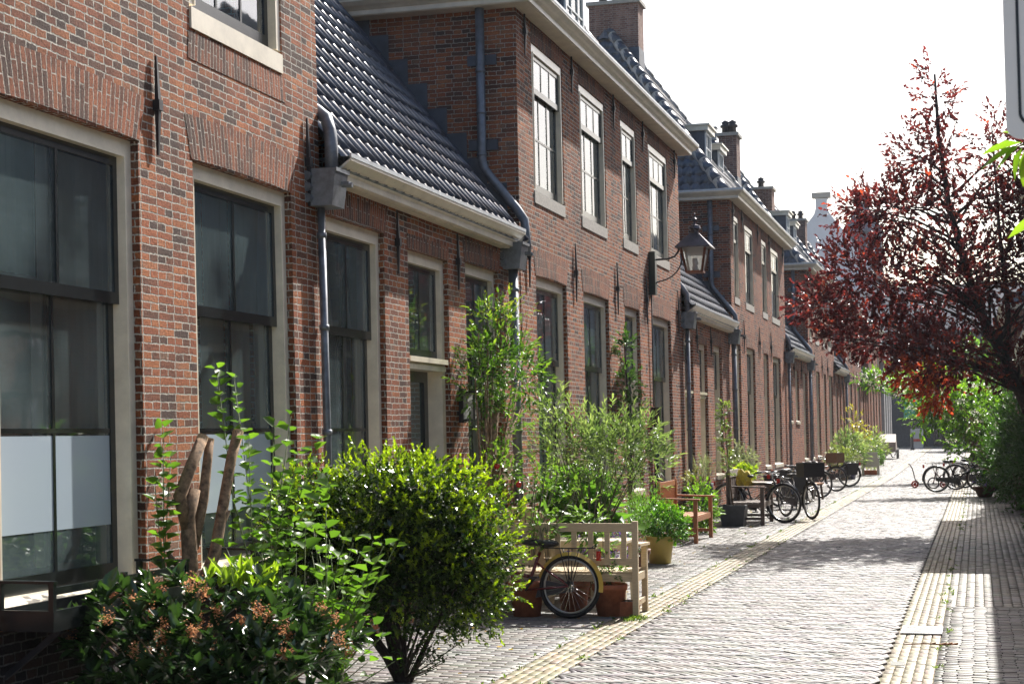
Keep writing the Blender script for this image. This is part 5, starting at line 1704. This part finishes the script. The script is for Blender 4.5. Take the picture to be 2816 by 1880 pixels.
for sy in (-1, 1):
    m = MB(); m.box(-.14, -.11, sy*.45-.02, sy*.45+.02, 0, .52); m.box(.13, .16, sy*.45-.02, sy*.45+.02, 0, .52); m.box(-.11, .13, sy*.45-.02, sy*.45+.02, .30, .34); m.build('stand', 'black_paint', t)
shrub('trough_plant', 'straggly half-dry plant in the black trough planter', 'plant', (-4.88, 28.6, .70), [(-4.88, 28.5, .83, .14, .4, .12)], 80, .06, .3, (.10, .14, .04), (.34, .30, .14), k=5, slen=.12, nst=10, r0=.003)
shrub('leafy_clump', 'light green leafy clump growing between the reddish bench and the square pot', 'plant', (-4.60, 27.6, 0), [(-4.6, 27.6, .42, .25, .5, .38)], 210, .07, .5, (.05, .13, .02), (.20, .34, .05), k=5, slen=.12, nst=8, kind='big', r0=.004)
pot('tan_pot', 'tan pot with a low bush next to the blue pot', (-4.45, 55.9, 0), .15, .2, .42, 'tan_pot', rim=False)
pot('blue_pot', 'dark blue glazed pot beside the tan pot and the white chair', (-4.26, 56.9, 0), .14, .19, .42, 'blue_glaze', rim=False)
shrub('low_bush', 'low loose bush of dull green leaves spilling over the tan and blue pots', 'bush', (-4.4, 56.5, .36), [(-4.4, 56.4, .72, .42, .6, .36), (-4.7, 55.5, .7, .3, .4, .3, .6)], 320, .08, .4, (.07, .11, .03), (.26, .30, .10), k=5, slen=.14, nst=10, r0=.006)
shrub('tall_wall_shrub', 'tall light green shrub against the wall before the white plastic chair', 'shrub', (-4.6, 59.5, 0), [(-4.55, 59.5, 1.15, .50, .7, .5, 2), (-4.3, 60.5, .8, .4, .5, .4, 1)], 420, .11, .34, (.06, .12, .04), (.30, .38, .20), k=5, slen=.16, nst=14, kind='big', r0=.012, tipc=(.42, .46, .30))
b = shrub('yellow_climber', 'sparse yellowish climber reaching up the wall above the tall light shrub', 'plant', (-4.85, 63.5, 0), [(-4.6, 63.5, 2.0, .4, .8, .5, 1), (-4.4, 64, 1.4, .35, .6, .4, 1)], 60, .11, .5, (.22, .22, .04), (.45, .36, .08), k=5, slen=.25, nst=16, kind='big', r0=.010)
t = thing('plastic_chair', 'white plastic garden chair seen from behind beside the round shrub', 'chair', (-3.86, 61.2, gz(61.2)+0.0), None, R_(8))
m = MB(); m.hexa([(-.25, -.02, .30), (.25, -.02, .30), (.25, .02, .30), (-.25, .02, .30), (-.24, -.12, .86), (.24, -.12, .86), (.24, -.09, .86), (-.24, -.09, .86)]); m.build('backrest', 'white_plastic', t)
m = MB(); m.box(-.25, .25, .02, .46, .40, .43); m.build('seat', 'white_plastic', t)
for sx in (-1, 1):
    m = MB(); m.box(sx*.28-.03, sx*.28+.03, -.06, .46, .62, .65); m.build('armrest', 'white_plastic', t)
    for y in (-.02, .44):
        m = MB(); m.bar((sx*.27, y, .64), (sx*.28, y, 0), .05, .06); m.build('leg', 'white_plastic', t)
t = thing('clay_trough', 'small terracotta trough of yellow flowers under the white plastic chair', 'planter', (-3.90, 61.9, gz(62)))
m = MB(); m.hexa([(-.28, -.09, 0), (.28, -.09, 0), (.28, .09, 0), (-.28, .09, 0), (-.31, -.11, .17), (.31, -.11, .17), (.31, .11, .17), (-.31, .11, .17)]); m.build('trough_body', 'terracotta', t)
shrub('trough_flowers', 'yellow-green flowers in the terracotta trough below the white chair', 'flowers', (-3.90, 61.9, gz(62)+.14), [(-3.9, 61.9, .28, .28, .1, .10)], 60, .06, .6, (.14, .26, .03), (.50, .50, .06), k=3, slen=.06, nst=4, r0=.003)
shrub('round_shrub', 'small round clipped green shrub just right of the white plastic chair', 'shrub', (-3.72, 63.5, gz(63.5)), [(-3.72, 63.5, .62, .24, .28, .28)], 330, .045, .35, (.03, .09, .02), (.14, .26, .04), k=6, slen=.06, nst=4, r0=.01, shell=.3)
shrub('far_pot_plants', 'mixed leafy plants around the distant wooden bench', 'plants', (-4.6, 71, gz(71)), [(-4.5, 70.5, 1.0, .5, 1.0, .45, 1), (-4.3, 72.5, .8, .45, 1, .4, 1), (-4.6, 77, 1.1, .35, .8, .5, .8)], 300, .12, .4, (.06, .12, .03), (.32, .38, .16), k=4, slen=.18, nst=8, kind='big', r0=.01)
t = thing('covered_cart', 'cargo cart under a pale grey cover parked far down the street by the shopfront', 'cart', (-4.45, 84, gz(84)))
m = MB(); m.hexa([(-.45, -.9, .35), (.45, -.9, .35), (.45, .9, .35), (-.45, .9, .35), (-.45, -.8, .85), (.45, -.8, .85), (.40, .7, 1.25), (-.40, .7, 1.25)]); m.build('cover', 'pale_grey_wood', t)
for sx in (-1, 1):
    for y in (-.6, .6):
        m = MB(); m.lathe(0, 0, [(0, -.03), (.26, -.03), (.26, .03), (0, .03)], 16)
        m.v = [(z+sx*.5, x+y, yy+.27) for x, yy, z in m.v]; m.build('wheel', 'rubber', t)
t = thing('bollard', 'dark street bollard at the far left where the road meets the shopfront', 'bollard', (-4.0, 104.5, gz(104.5)))
m = MB(); m.lathe(0, 0, [(.13, 0), (.13, .12), (.085, .16), (.075, .85), (.11, .90), (.11, .96), (.06, 1.0), (.05, 1.06), (.0, 1.12)], 12); m.build('post', 'iron', t, True)
t = thing('pavement_sign', 'pale folding board standing in front of the dark shop', 'sign', (-3.9, 110, gz(110)))
for s_ in (-1, 1):
    m = MB(); m.hexa([(-.4, s_*.35-.02, 0), (.4, s_*.35-.02, 0), (.4, s_*.35+.02, 0), (-.4, s_*.35+.02, 0), (-.4, s_*.03-.02, 1.3), (.4, s_*.03-.02, 1.3), (.4, s_*.03+.02, 1.3), (-.4, s_*.03+.02, 1.3)]); m.build('panel', 'grey_render', t)
m = MB(); m.box(-.25, .25, -.40, -.37, .45, .62); m.build('red_panel', 'red_scooter', t)
t = thing('wood_stool', 'low bench with a reddish plank seat among the parked bicycles', 'bench', (-3.95, 40.3, 0), None, R_(80))
m = MB(); m.box(-.5, .5, -.14, .14, .38, .42); m.build('seat', 'teak', t)
for sx in (-1, 1):
    for sy in (-1, 1):
        m = MB(); m.bar((sx*.38, sy*.09, .38), (sx*.45, sy*.12, 0), .05, .04); m.build('leg', 'grey_wood', t)
t = thing('black_board', 'black framed board on short legs behind the bike with the front crate', 'board', (-3.95, 36.0, 0))
m = MB()
frame_box(m, -.02, .02, -.3, .3, .1, .85, .03); m.box(-.02, .02, -.27, .27, .2, .82); m.v = [(y, x, z) for x, y, z in m.v]
m.build('panel', 'black_plastic', t)
for sx in (-1, 1):
    m = MB(); m.bar((sx*.28, 0, .12), (sx*.30, -.18, 0), .03); m.build('leg', 'black_plastic', t)

# ------------------------------------------------------------------ things on the wall of the low house
t = wthing('box_lantern', 'small black glass-sided box lantern on the wall beside the black door', 'lantern', (XF, 15.72, 1.97))
xf = lambda w, u, v: (XF+w, u+15.72, v)
m = MB(); z0, z1 = 1.88, 2.18
for a in (-.07, .07):
    for w in (.05, .17): m.box(w-.008, w+.008, a-.008, a+.008, z0+.015, z1-.02)
m.box(.035, .185, -.085, .085, z0, z0+.015); m.box(.03, .19, -.09, .09, z1-.02, z1); m.box(0, .05, -.05, .05, z0-.02, z1+.03)
m.build('frame', 'iron', t, False, xf)
m = MB()
for a in (-.07, .07): m.quad((.05, a, z0+.015), (.17, a, z0+.015), (.17, a, z1-.02), (.05, a, z1-.02))
m.quad((.17, -.07, z0+.015), (.17, .07, z0+.015), (.17, .07, z1-.02), (.17, -.07, z1-.02)); m.build('glass_pane', 'lantern_glass', t, False, xf)
t = wthing('broom', 'upside-down broom with brown bristles leaning on the wall behind the climber', 'broom', (-4.98, 16.95, 0))
m = MB(); m.tube([(-4.86, 17.0, .05), (-4.99, 16.95, 1.28)], .012, 6); m.build('handle', 'teak', t)
m = MB(); m.hexa([(-5.03, 16.78, 1.28), (-4.96, 16.78, 1.28), (-4.96, 17.12, 1.28), (-5.03, 17.12, 1.28), (-5.05, 16.70, 1.52), (-4.96, 16.70, 1.52), (-4.96, 17.2, 1.52), (-5.05, 17.2, 1.52)]); m.build('bristles', 'fibre', t)
m = MB(); m.box(-5.03, -4.96, 16.76, 17.14, 1.235, 1.28); m.build('head', 'pale_wood', t)
t = wthing('wicker_heart', 'woven wicker heart ornament hanging beside the broom', 'ornament', (-5.05, 17.55, 1.1))
m = MB(); H = []
for i in range(25):
    a = 2*PI*i/24; H.append((-5.03, 17.55+.016*16*math.sin(a)**3*.9, 1.08+.016*(13*math.cos(a)-5*math.cos(2*a)-2*math.cos(3*a)-math.cos(4*a))))
m.tube(H, .014, 6, False)
for k in range(5): m.tube([(-5.03, 17.38+k*.085, .98+abs(k-2)*.05), (-5.03, 17.46+k*.045, 1.22)], .006, 5)
m.build('weave', 'wicker', t)
hb = MB(); hb.box(0, .03, 15.50, 15.56, 1.30, 1.42); hb.box(.03, .036, 15.515, 15.545, 1.34, 1.37); L1.put(hb, 'doorbell', 'black_plastic')
t = wthing('cable_guard', 'black cable pipe and junction box running down the wall under the wall lantern', 'pipe', (XF, 25.88, 2))
xf = lambda w, u, v: (XF+w, u+25.88, v)
m = MB(); m.tube([(.02, 0, 3.98), (.02, 0, 2.15)], .012, 6); m.build('conduit', 'iron', t, True, xf)
m = MB(); m.box(.0, .12, -.08, .08, 1.86, 2.14); m.box(.12, .13, -.06, .06, 1.89, 2.11); m.build('junction_box', 'black_paint', t, False, xf)
m = MB(); m.tube([(.055, 0, 1.88), (.055, 0, .0)], .042, 10); m.build('guard_tube', 'black_paint', t, True, xf)

# ------------------------------------------------------------------ right-hand side
TS = .905
plum = wthing('purple_plum_tree', 'tall red-leaved tree on the right with a leaning dark trunk', 'tree', (1.0*TS, 32.6*TS, 0))
bl = [(-.62, 32, 8.0, .34, .4, .85, .55), (-.80, 32, 7.0, .75, .8, .7, 1.1), (.42, 32.5, 7.2, .36, .4, .85, .55), (-1.15, 32, 6.0, 1.15, 1.1, .75, 1.9), (-1.95, 31.7, 5.95, .78, .6, .33, .6), (.5, 32.3, 5.9, .8, 1, .9, 1.4),
      (-1.9, 31.8, 4.75, 1.25, 1.1, .75, 2.2), (-2.95, 31.5, 4.15, .55, .5, .33, .5), (-.3, 32, 4.6, 1.3, 1.3, .85, 2.4), (-1.6, 31.8, 3.5, 1.05, .9, .65, 1.6), (-.5, 31.8, 3.1, 1.1, 1, .6, 1.6), (1.0, 32.5, 4.7, .7, .9, 1.2, 1.2), (1.05, 32.4, 6.3, .65, .7, .75, 1.0), (1.5, 32.6, 5.3, .5, .8, 1.0, .7), (1.1, 32.5, 7.1, .3, .4, .5, .35), (-2.5, 31.6, 3.6, .45, .5, .35, .4), (.8, 32.4, 3.0, .7, .9, .7, .9)]
tz_ = lambda q: (q[0]*TS, q[1]*TS, CAM_Z+(q[2]-CAM_Z)*TS if q[2] > .3 else q[2])
bl = [tz_(q)+tuple(c*TS for c in q[3:6])+(q[6],) for q in bl]
n = 4300
P, O, r = blobs(n, bl, .60)
kp = (RNG.random(n) > np.clip((P[:, 2]-4.2)*.16, 0, .42)) & (np.sin(P[:, 0]*5.1)*np.sin(P[:, 2]*4.3+1)*np.sin(P[:, 1]*4.7) > -.45)
P, O, r = P[kp], O[kp], r[kp]; n = len(P)
D = nrm(O*.6+rdir(n)*.55+np.array([-.1, 0, .25])); k = 9
PP, DD, tt = sprigs(P, D, k, .30, .9)
tone = np.repeat(RNG.random(n), k)*.6+RNG.random(n*k)*.4
col = lerp((.038, .016, .018), (.145, .036, .032), tone)
q = (np.repeat(RNG.random(n), k) < .10) & (tt > .4); col[q] = lerp((.22, .05, .025), (.34, .10, .04), RNG.random(q.sum()))
P2, O2, r2_ = blobs(130, [(-.90, 28.6, 2.70, .50, .5, .20, 1), (-.70, 28.5, 2.35, .38, .4, .22, 1)], .7)
PP2, DD2, t2 = sprigs(P2, nrm(O2+np.array([-.4, 0, -.4])), 9, .25)
PP = np.concatenate([PP, PP2]); DD = np.concatenate([DD, DD2]); col = np.concatenate([col, lerp((.16, .04, .02), (.50, .13, .04), RNG.random(len(PP2)))])  # backlight painted into the colour of these low sprigs: bright orange-red
leaf_mesh('foliage', PP, DD, .072, .60, col, 'leaf_red', plum, kind='big', fold=.2, droop=.2, face_up=.5)
tr = [([(1.22, 32.6, 0), (1.14, 32.55, 1.0), (.93, 32.4, 2.1), (.56, 32.2, 3.0), (.20, 32.1, 3.7), (-.14, 32.05, 4.8), (-.42, 32, 6.0), (-.58, 32, 7.4), (-.62, 32, 8.6)], .15, .02),
      ([(.55, 32.3, 2.6), (.62, 32.4, 4.0), (.5, 32.4, 5.6), (.42, 32.5, 7.6)], .07, .012)]
tr = [([tz_(q) for q in a], b_, c_) for a, b_, c_ in tr]
stems(plum, tr, 'bark_dark', 'trunk', 10)
br = []
for i in RNG.choice(n, 70, replace=False):
    e = P[i]; tz = np.clip(e[2]-RNG.uniform(.3, 1.2), 2.3, 7.2)
    sx = np.interp(tz, [0, 1, 2.1, 3, 3.7, 4.8, 6, 7.4], [1.22, 1.14, .93, .56, .20, -.14, -.42, -.58])*TS
    s_ = np.array([sx, 32.1*TS, tz]); m_ = (s_+e)/2+[0, 0, .12]
    br.append(([s_, m_, e], .03, .007))
stems(plum, br, 'bark_dark', 'branches', 5)

def flowering(name, label, base, bl, n, nf, ax):
    b = shrub(name, label, 'shrub', base, bl, n, .10, .55, (.035, .10, .018), (.20, .36, .04), k=6, slen=.20, nst=26, kind='big', r0=.03, stem_mat='bark', tipc=(.24, .40, .05))
    P, O, r = blobs(nf*3, bl, .05)
    q = (O[:, 0] < .3) | (O[:, 2] > 0); P = P[q][:nf]
    PP = (P[:, None, :]+RNG.normal(0, 1, (len(P), 26, 3))*[.075, .075, .03]).reshape(-1, 3)
    leaf_mesh('flower_heads', PP, rdir(len(PP), 1.2), .05, .9, lerp((.55, .53, .40), (.80, .78, .66), RNG.random(len(PP))), 'petal', b)
    return b
flowering('white_flowered_shrub', 'overhanging green shrub with cream flower heads under the red-leaved tree', (.95, 43.5, 0),
          [(-.9, 43, 2.35, .85, .8, .5, 1.4), (-.1, 43, 2.1, .9, .9, .75, 2), (.7, 43.5, 1.7, .6, .9, 1.2, 1.6), (-1.6, 43, 2.75, .55, .5, .35, .8), (-.3, 43.2, 1.35, .6, .6, .4, .8), (-1.2, 43, 2.0, .6, .6, .4, .8)], 900, 44, 0)
flowering('white_flowered_shrub', 'farther green shrub with cream flower heads reaching over the road', (.9, 54.0, 0),
          [(-1.6, 54, 3.2, 1.1, .9, .55, 1.6), (-.3, 54, 3.0, 1.0, 1, .8, 1.6), (-2.7, 53.5, 3.35, .7, .6, .35, .7), (.6, 54, 2.2, .6, 1, 1.4, 1.2), (-3.3, 53.5, 3.3, .55, .5, .32, .5), (-1.3, 54, 2.4, .8, .8, .5, 1)], 800, 44, 0)
EV = 'dark evergreen shrubs along the right wall'
shrub('evergreen_shrub', 'dark evergreen shrub at the right edge, nearest along the wall', 'shrub', (1.0, 27.5, 0), [(.98, 26.5, 1.1, .30, 1.3, 1.0, 1.3), (.95, 28.5, 1.15, .36, 1.4, 1.0, 1.6), (1.0, 25.2, .6, .24, .7, .55, .6)], 950, .075, .5, (.012, .035, .010), (.05, .12, .03), k=6, slen=.14, nst=18, group=EV, kind='big', r0=.02)
shrub('evergreen_shrub', 'low dark bush at the very right edge, nearest to the camera', 'shrub', (1.05, 23.2, 0), [(1.02, 23.4, .85, .30, 1.0, .75, 1.3), (.95, 22.2, .5, .28, .7, .45, .8), (1.05, 24.5, 1.3, .26, .8, .9, 1)], 700, .07, .5, (.014, .04, .010), (.07, .15, .03), k=6, slen=.14, nst=14, group=EV, kind='big', r0=.015)
shrub('evergreen_shrub', 'dark evergreen shrub behind the trunk of the red-leaved tree', 'shrub', (.85, 35.5, 0), [(.75, 35, 1.2, .5, 1.6, 1.2, 2), (.8, 37, 1.6, .5, 1.4, 1.5, 2)], 950, .08, .5, (.012, .038, .010), (.055, .13, .03), k=6, slen=.15, nst=18, group=EV, kind='big', r0=.02)
shrub('evergreen_shrub', 'mid-green bush spilling onto the right pavement beside the bicycles', 'shrub', (.7, 40.8, 0), [(.62, 40.5, 1.0, .55, 1.2, 1.0, 2), (.45, 41.8, .6, .45, .8, .55, 1)], 700, .085, .5, (.02, .06, .012), (.08, .18, .03), k=6, slen=.16, nst=14, group=EV, kind='big', r0=.02)
b = shrub('red_stemmed_plant', 'low plant with red stems and small white flowers at the right edge', 'plant', (1.0, 22.6, 0), [(.95, 22.5, .62, .26, .5, .45), (.85, 21.8, .35, .18, .3, .3, .5)], 240, .05, .4, (.04, .08, .03), (.22, .26, .12), k=6, slen=.14, nst=16, r0=.006, stem_mat='red_scooter')
P, O, r = blobs(120, [(.95, 22.4, .65, .27, .5, .48)], .1); leaf_mesh('blossom', P, rdir(len(P), .5), .035, .9, lerp((.6, .5, .5), (.8, .75, .75), RNG.random(len(P))), 'petal', b)
pot('brown_bowl', 'low brown bowl of purple flowers on the right pavement', (.12, 42.2, 0), .16, .27, .26, 'brown_pot')
b = shrub('bowl_flowers', 'purple flowers in the brown bowl on the right pavement', 'flowers', (.12, 42.2, .22), [(.12, 42.2, .33, .26, .26, .1)], 70, .05, .4, (.03, .09, .02), (.1, .2, .04), k=4, slen=.06, nst=4, r0=.003)
P, O, r = blobs(160, [(.12, 42.2, .36, .26, .26, .1)], .1); leaf_mesh('blossom', P, rdir(len(P), .6), .04, .9, lerp((.16, .10, .50), (.35, .25, .65), RNG.random(len(P))), 'petal', b)

t = thing('kick_scooter', 'small red-wheeled child scooter standing in front of the right-hand bicycles', 'scooter', (-1.45, 48.3, 0), None, R_(172))
m = MB(); m.box(-.42, .28, -.06, .06, .12, .145); m.build('deck', 'black_plastic', t)
m = MB(); m.tube([(.33, 0, .15), (.42, 0, .55), (.50, 0, .70)], .016, 8); m.tube([(.50, -.17, .70), (.50, .17, .70)], .014, 8); m.tube([(.25, 0, .14), (.36, 0, .26)], .018, 6); m.build('handlebar', 'black_frame', t, True)
for x in (.36, -.45):
    m = MB(); m.torus((x, 0, .11), 'y', .085, .025, 20, 8); m.ball((x, 0, .11), .05, 8, 6, (1, .5, 1)); m.build('wheel', 'red_scooter', t, True)
t = thing('child_tricycle', 'dark child tricycle tipped against the right-hand bicycles', 'tricycle', (-.95, 47.6, 0), None, R_(190))
m = MB(); m.tube([(-.35, 0, .25), (0, 0, .22), (.25, 0, .45)], .02, 8); m.tube([(.32, 0, .17), (.25, 0, .45), (.20, 0, .62)], .016, 8); m.tube([(.18, -.18, .62), (.18, .18, .62)], .014, 8); m.tube([(-.35, -.2, .14), (-.35, .2, .14)], .012, 6); m.tube([(-.35, 0, .14), (-.35, 0, .25)], .015, 6)
m.build('frame', 'red_frame', t, True)
for x, y, r_ in ((.32, 0, .17), (-.35, -.2, .14), (-.35, .2, .14)):
    m = MB(); m.torus((x, y, r_), 'y', r_-.02, .02, 24, 8); m.ball((x, y, r_), .03); m.build('wheel', 'rubber', t, True)
m = MB(); m.ball((-.22, 0, .33), .13, 10, 6, (1, .9, .3)); m.build('saddle', 'black_plastic', t, True)

shrub('far_tree', 'soft green tree at the far end of the street in front of the dark shop', 'tree', (.6, 103, gz(103)), [(-.2, 103, 4.2, 1.7, 1.5, 1.5, 2), (1.4, 103, 4.6, 1.5, 1.4, 1.6, 2), (.3, 103, 6.2, 1.3, 1.2, 1.0, 1), (-1.6, 102.5, 3.4, .9, .9, .7, .8)], 750, .24, .6, (.05, .12, .03), (.20, .34, .07), k=5, slen=.35, nst=16, kind='big', r0=.12, stem_mat='bark')
shrub('far_tree', 'second green tree at the far end, behind the right-hand bicycles', 'tree', (1.2, 80, gz(80)), [(.6, 80, 3.6, 1.3, 1.3, 1.2, 2), (1.4, 80, 4.6, 1.0, 1.2, 1.0, 1), (-.5, 79.5, 2.9, .8, .8, .6, .8)], 600, .20, .6, (.04, .11, .02), (.18, .34, .05), k=5, slen=.30, nst=14, kind='big', r0=.10, stem_mat='bark')

# street sign: a pale board with a thin black rounded line, its edge just in the frame
def rrect(w, h, r, n=8):
    out = []
    for cx, cz, a0 in ((w/2-r, h/2-r, 0), (-w/2+r, h/2-r, PI/2), (-w/2+r, -h/2+r, PI), (w/2-r, -h/2+r, 1.5*PI)):
        for i in range(n+1):
            a = a0+PI/2*i/n; out.append((cx+r*math.cos(a), cz+r*math.sin(a)))
    return out
t = thing('street_sign', 'pale rectangular road sign with a thin black rounded border at the top right', 'sign', (.285, 4.0, 0))
cz = 2.435+.31; W_, H_ = .40, .62
m = MB(); o = rrect(W_, H_, .035)
F_ = [(x-.0, -.002, cz+z) for x, z in o]; B_ = [(x, .002, cz+z) for x, z in o]
m.poly(F_); m.poly(B_[::-1])
for i in range(len(o)): j = (i+1) % len(o); m.quad(F_[i], B_[i], B_[j], F_[j])
m.build('plate', 'sign_face', t)
m = MB(); o1 = rrect(W_-.058, H_-.058, .035); o2 = rrect(W_-.072, H_-.072, .029)
for i in range(len(o1)):
    j = (i+1) % len(o1); m.quad((o1[i][0], -.0035, cz+o1[i][1]), (o1[j][0], -.0035, cz+o1[j][1]), (o2[j][0], -.0035, cz+o2[j][1]), (o2[i][0], -.0035, cz+o2[i][1]))
m.build('border', 'sign_black', t)
m = MB(); m.tube([(0, .035, 0), (0, .035, 3.1)], .03, 12); m.box(-.05, .05, .003, .05, cz-.15, cz-.12); m.box(-.05, .05, .003, .05, cz+.12, cz+.15); m.build('post', 'sign_metal', t, True)

v = wthing('vine_branch', 'bright green large-leaved branch hanging in at the right edge below the sign', 'plant', (1.3, 5.3, 2.5))
path = [(1.34, 5.4, 2.62), (.8, 5.2, 2.70), (.35, 5.05, 2.66), (.14, 5.0, 2.585)]
path2 = [(.8, 5.2, 2.70), (.5, 5.1, 2.50), (.22, 5.05, 2.38)]
path3 = [(.6, 5.15, 2.4), (.35, 5.05, 2.30), (.24, 5.02, 2.26)]
stems(v, [(path, .008, .003), (path2, .005, .002), (path3, .004, .002)], 'green_stem')
PP = []; DD = []
for (p, d) in (((.135, 5.0, 2.585), (-1, .1, -.40)), ((.14, 5.02, 2.59), (-.75, -.2, -.62)), ((.15, 5, 2.58), (-.40, .1, -1)), ((.16, 5, 2.58), (.0, -.1, -1)), ((.15, 5.02, 2.60), (-.85, .3, -.05)), ((.18, 5, 2.61), (-.5, .2, .25)), ((.19, 5, 2.60), (.2, -.2, -1)), ((.22, 5.02, 2.62), (-.6, .3, -.5)), ((.24, 5.04, 2.63), (.4, -.3, .5)), ((.27, 5, 2.64), (.3, .2, -.9)),
               ((.20, 5.04, 2.375), (-.8, .1, -.35)), ((.21, 5.04, 2.37), (-.5, .1, -.8)), ((.24, 5.04, 2.38), (.1, 0, -1)), ((.25, 5.03, 2.26), (-.6, 0, -.6))):
    PP.append(p); DD.append(d)
PP = np.array(PP); DD = nrm(np.array(DD, float))
leaf_mesh('foliage', PP, DD, .115, .50, lerp((.16, .30, .03), (.28, .42, .05), RNG.random(len(PP))), 'leaf', v, kind='big', fold=.12, droop=.15, face_up=.75, sv=.12)

# ------------------------------------------------------------------ small things on the paving
t = thing('drain_grate', 'galvanised drain grate set in the yellow brick gutter on the right', 'drain', (-.51, 14.4, .004))
m = MB(); frame_box(m, 0, .012, -.17, .17, -.25, .25, .03); m.v = [(y, z, x) for x, y, z in m.v]; m.build('frame', 'sign_metal', t)
m = MB()
for i in range(7): y = -.19+i*.063; m.box(-.14, .14, y-.013, y+.013, .004, .010)
m.build('bars', 'sign_metal', t)
m = MB(); m.box(-.139, .139, -.219, .219, 0, .0035); m.build('pit', 'iron', t)  # thin dark sheet that stands in for the shade below the bars
t = thing('dead_twig', 'dry brown twig with curled leaves lying across the right gutter', 'twig', (-.42, 13.4, .012), None, R_(8))
m = MB(); m.tube([(-.2, 0, .004), (-.05, .015, .012), (.08, -.01, .008), (.22, .01, .005)], [.004, .006, .006, .003], 6)
for x, y in ((.0, .01), (.08, -.01), (.13, .012), (.17, -.01)): m.hexa([(x, y-.012, .005), (x+.05, y-.012, .012), (x+.05, y+.012, .012), (x, y+.012, .005), (x, y-.010, .012), (x+.05, y-.008, .024), (x+.05, y+.008, .024), (x, y+.010, .012)])
m.build('stem', 'dead_leaf', t)
t = thing('fallen_leaf', 'single pale curled leaf lying on the right gutter in the foreground', 'leaf', (-.615, 12.25, .01))
m = MB(); m.hexa([(-.05, -.02, 0), (.05, -.02, 0), (.05, .02, .01), (-.05, .02, .01), (-.045, -.018, .004), (.045, -.018, .004), (.055, .02, .026), (-.055, .02, .026)]); m.build('blade', 'pale_leaf', t)
# moss and weeds in the joints
pts = []
for i in range(240):
    s_ = random.random()
    if s_ < .45: pts.append((XL+random.gauss(0, .025), random.uniform(9, 60)))
    elif s_ < .6: pts.append((XG+random.gauss(0, .03), random.uniform(9, 26)))
    elif s_ < .85: pts.append((XR2+random.gauss(.02, .05), random.uniform(10, 45)))
    else: pts.append((random.uniform(-4.9, -3.5), random.uniform(17, 40)))
for i in range(46): pts.append((-3.14+random.gauss(0, .05), 14.85+random.gauss(0, .12)))
for i in range(60): pts.append((-4.75+random.gauss(0, .15), random.uniform(17.5, 34)))
C_ = np.array([(x, y, .0) for x, y in pts]); C_ = np.repeat(C_, 7, 0)+RNG.normal(0, .012, (len(pts)*7, 3))*[1, 1, 0]
w_ = big = leaf_mesh('weeds', C_, rdir(len(C_), .9), .032, .35, lerp((.05, .10, .02), (.22, .30, .06), RNG.random(len(C_))), 'leaf', None)
w_['kind'] = 'stuff'
P_ = np.stack([RNG.uniform(-4.9, -3.4, 130), RNG.uniform(11, 40, 130), np.full(130, .004)], 1)
w_ = leaf_mesh('leaf_litter', P_, nrm(RNG.normal(size=(130, 3))*[1, 1, .08]), .045, .5, lerp((.22, .12, .05), (.45, .32, .15), RNG.random(130)), 'leaf', None, face_up=1.0)
w_['kind'] = 'stuff'

hm = bpy.data.materials.new('haze'); hm.use_nodes = True
hn = hm.node_tree; hn.nodes.remove(hn.nodes.get('Principled BSDF'))
pv = N(hn, 'ShaderNodeVolumePrincipled')
pv.inputs['Color'].default_value = (.86, .90, 1.0, 1); pv.inputs['Density'].default_value = .00022; pv.inputs['Anisotropy'].default_value = .35
L(hn, pv.outputs[0], hn.nodes.get('Material Output').inputs['Volume'])
MATS['haze'] = hm
mb = MB(); mb.box(-410, 410, -70, 720, -2.0, 24)
hz = mb.build('haze', 'haze'); hz['kind'] = 'stuff'

for o in bpy.data.objects:
    if '_o' in o: del o['_o']
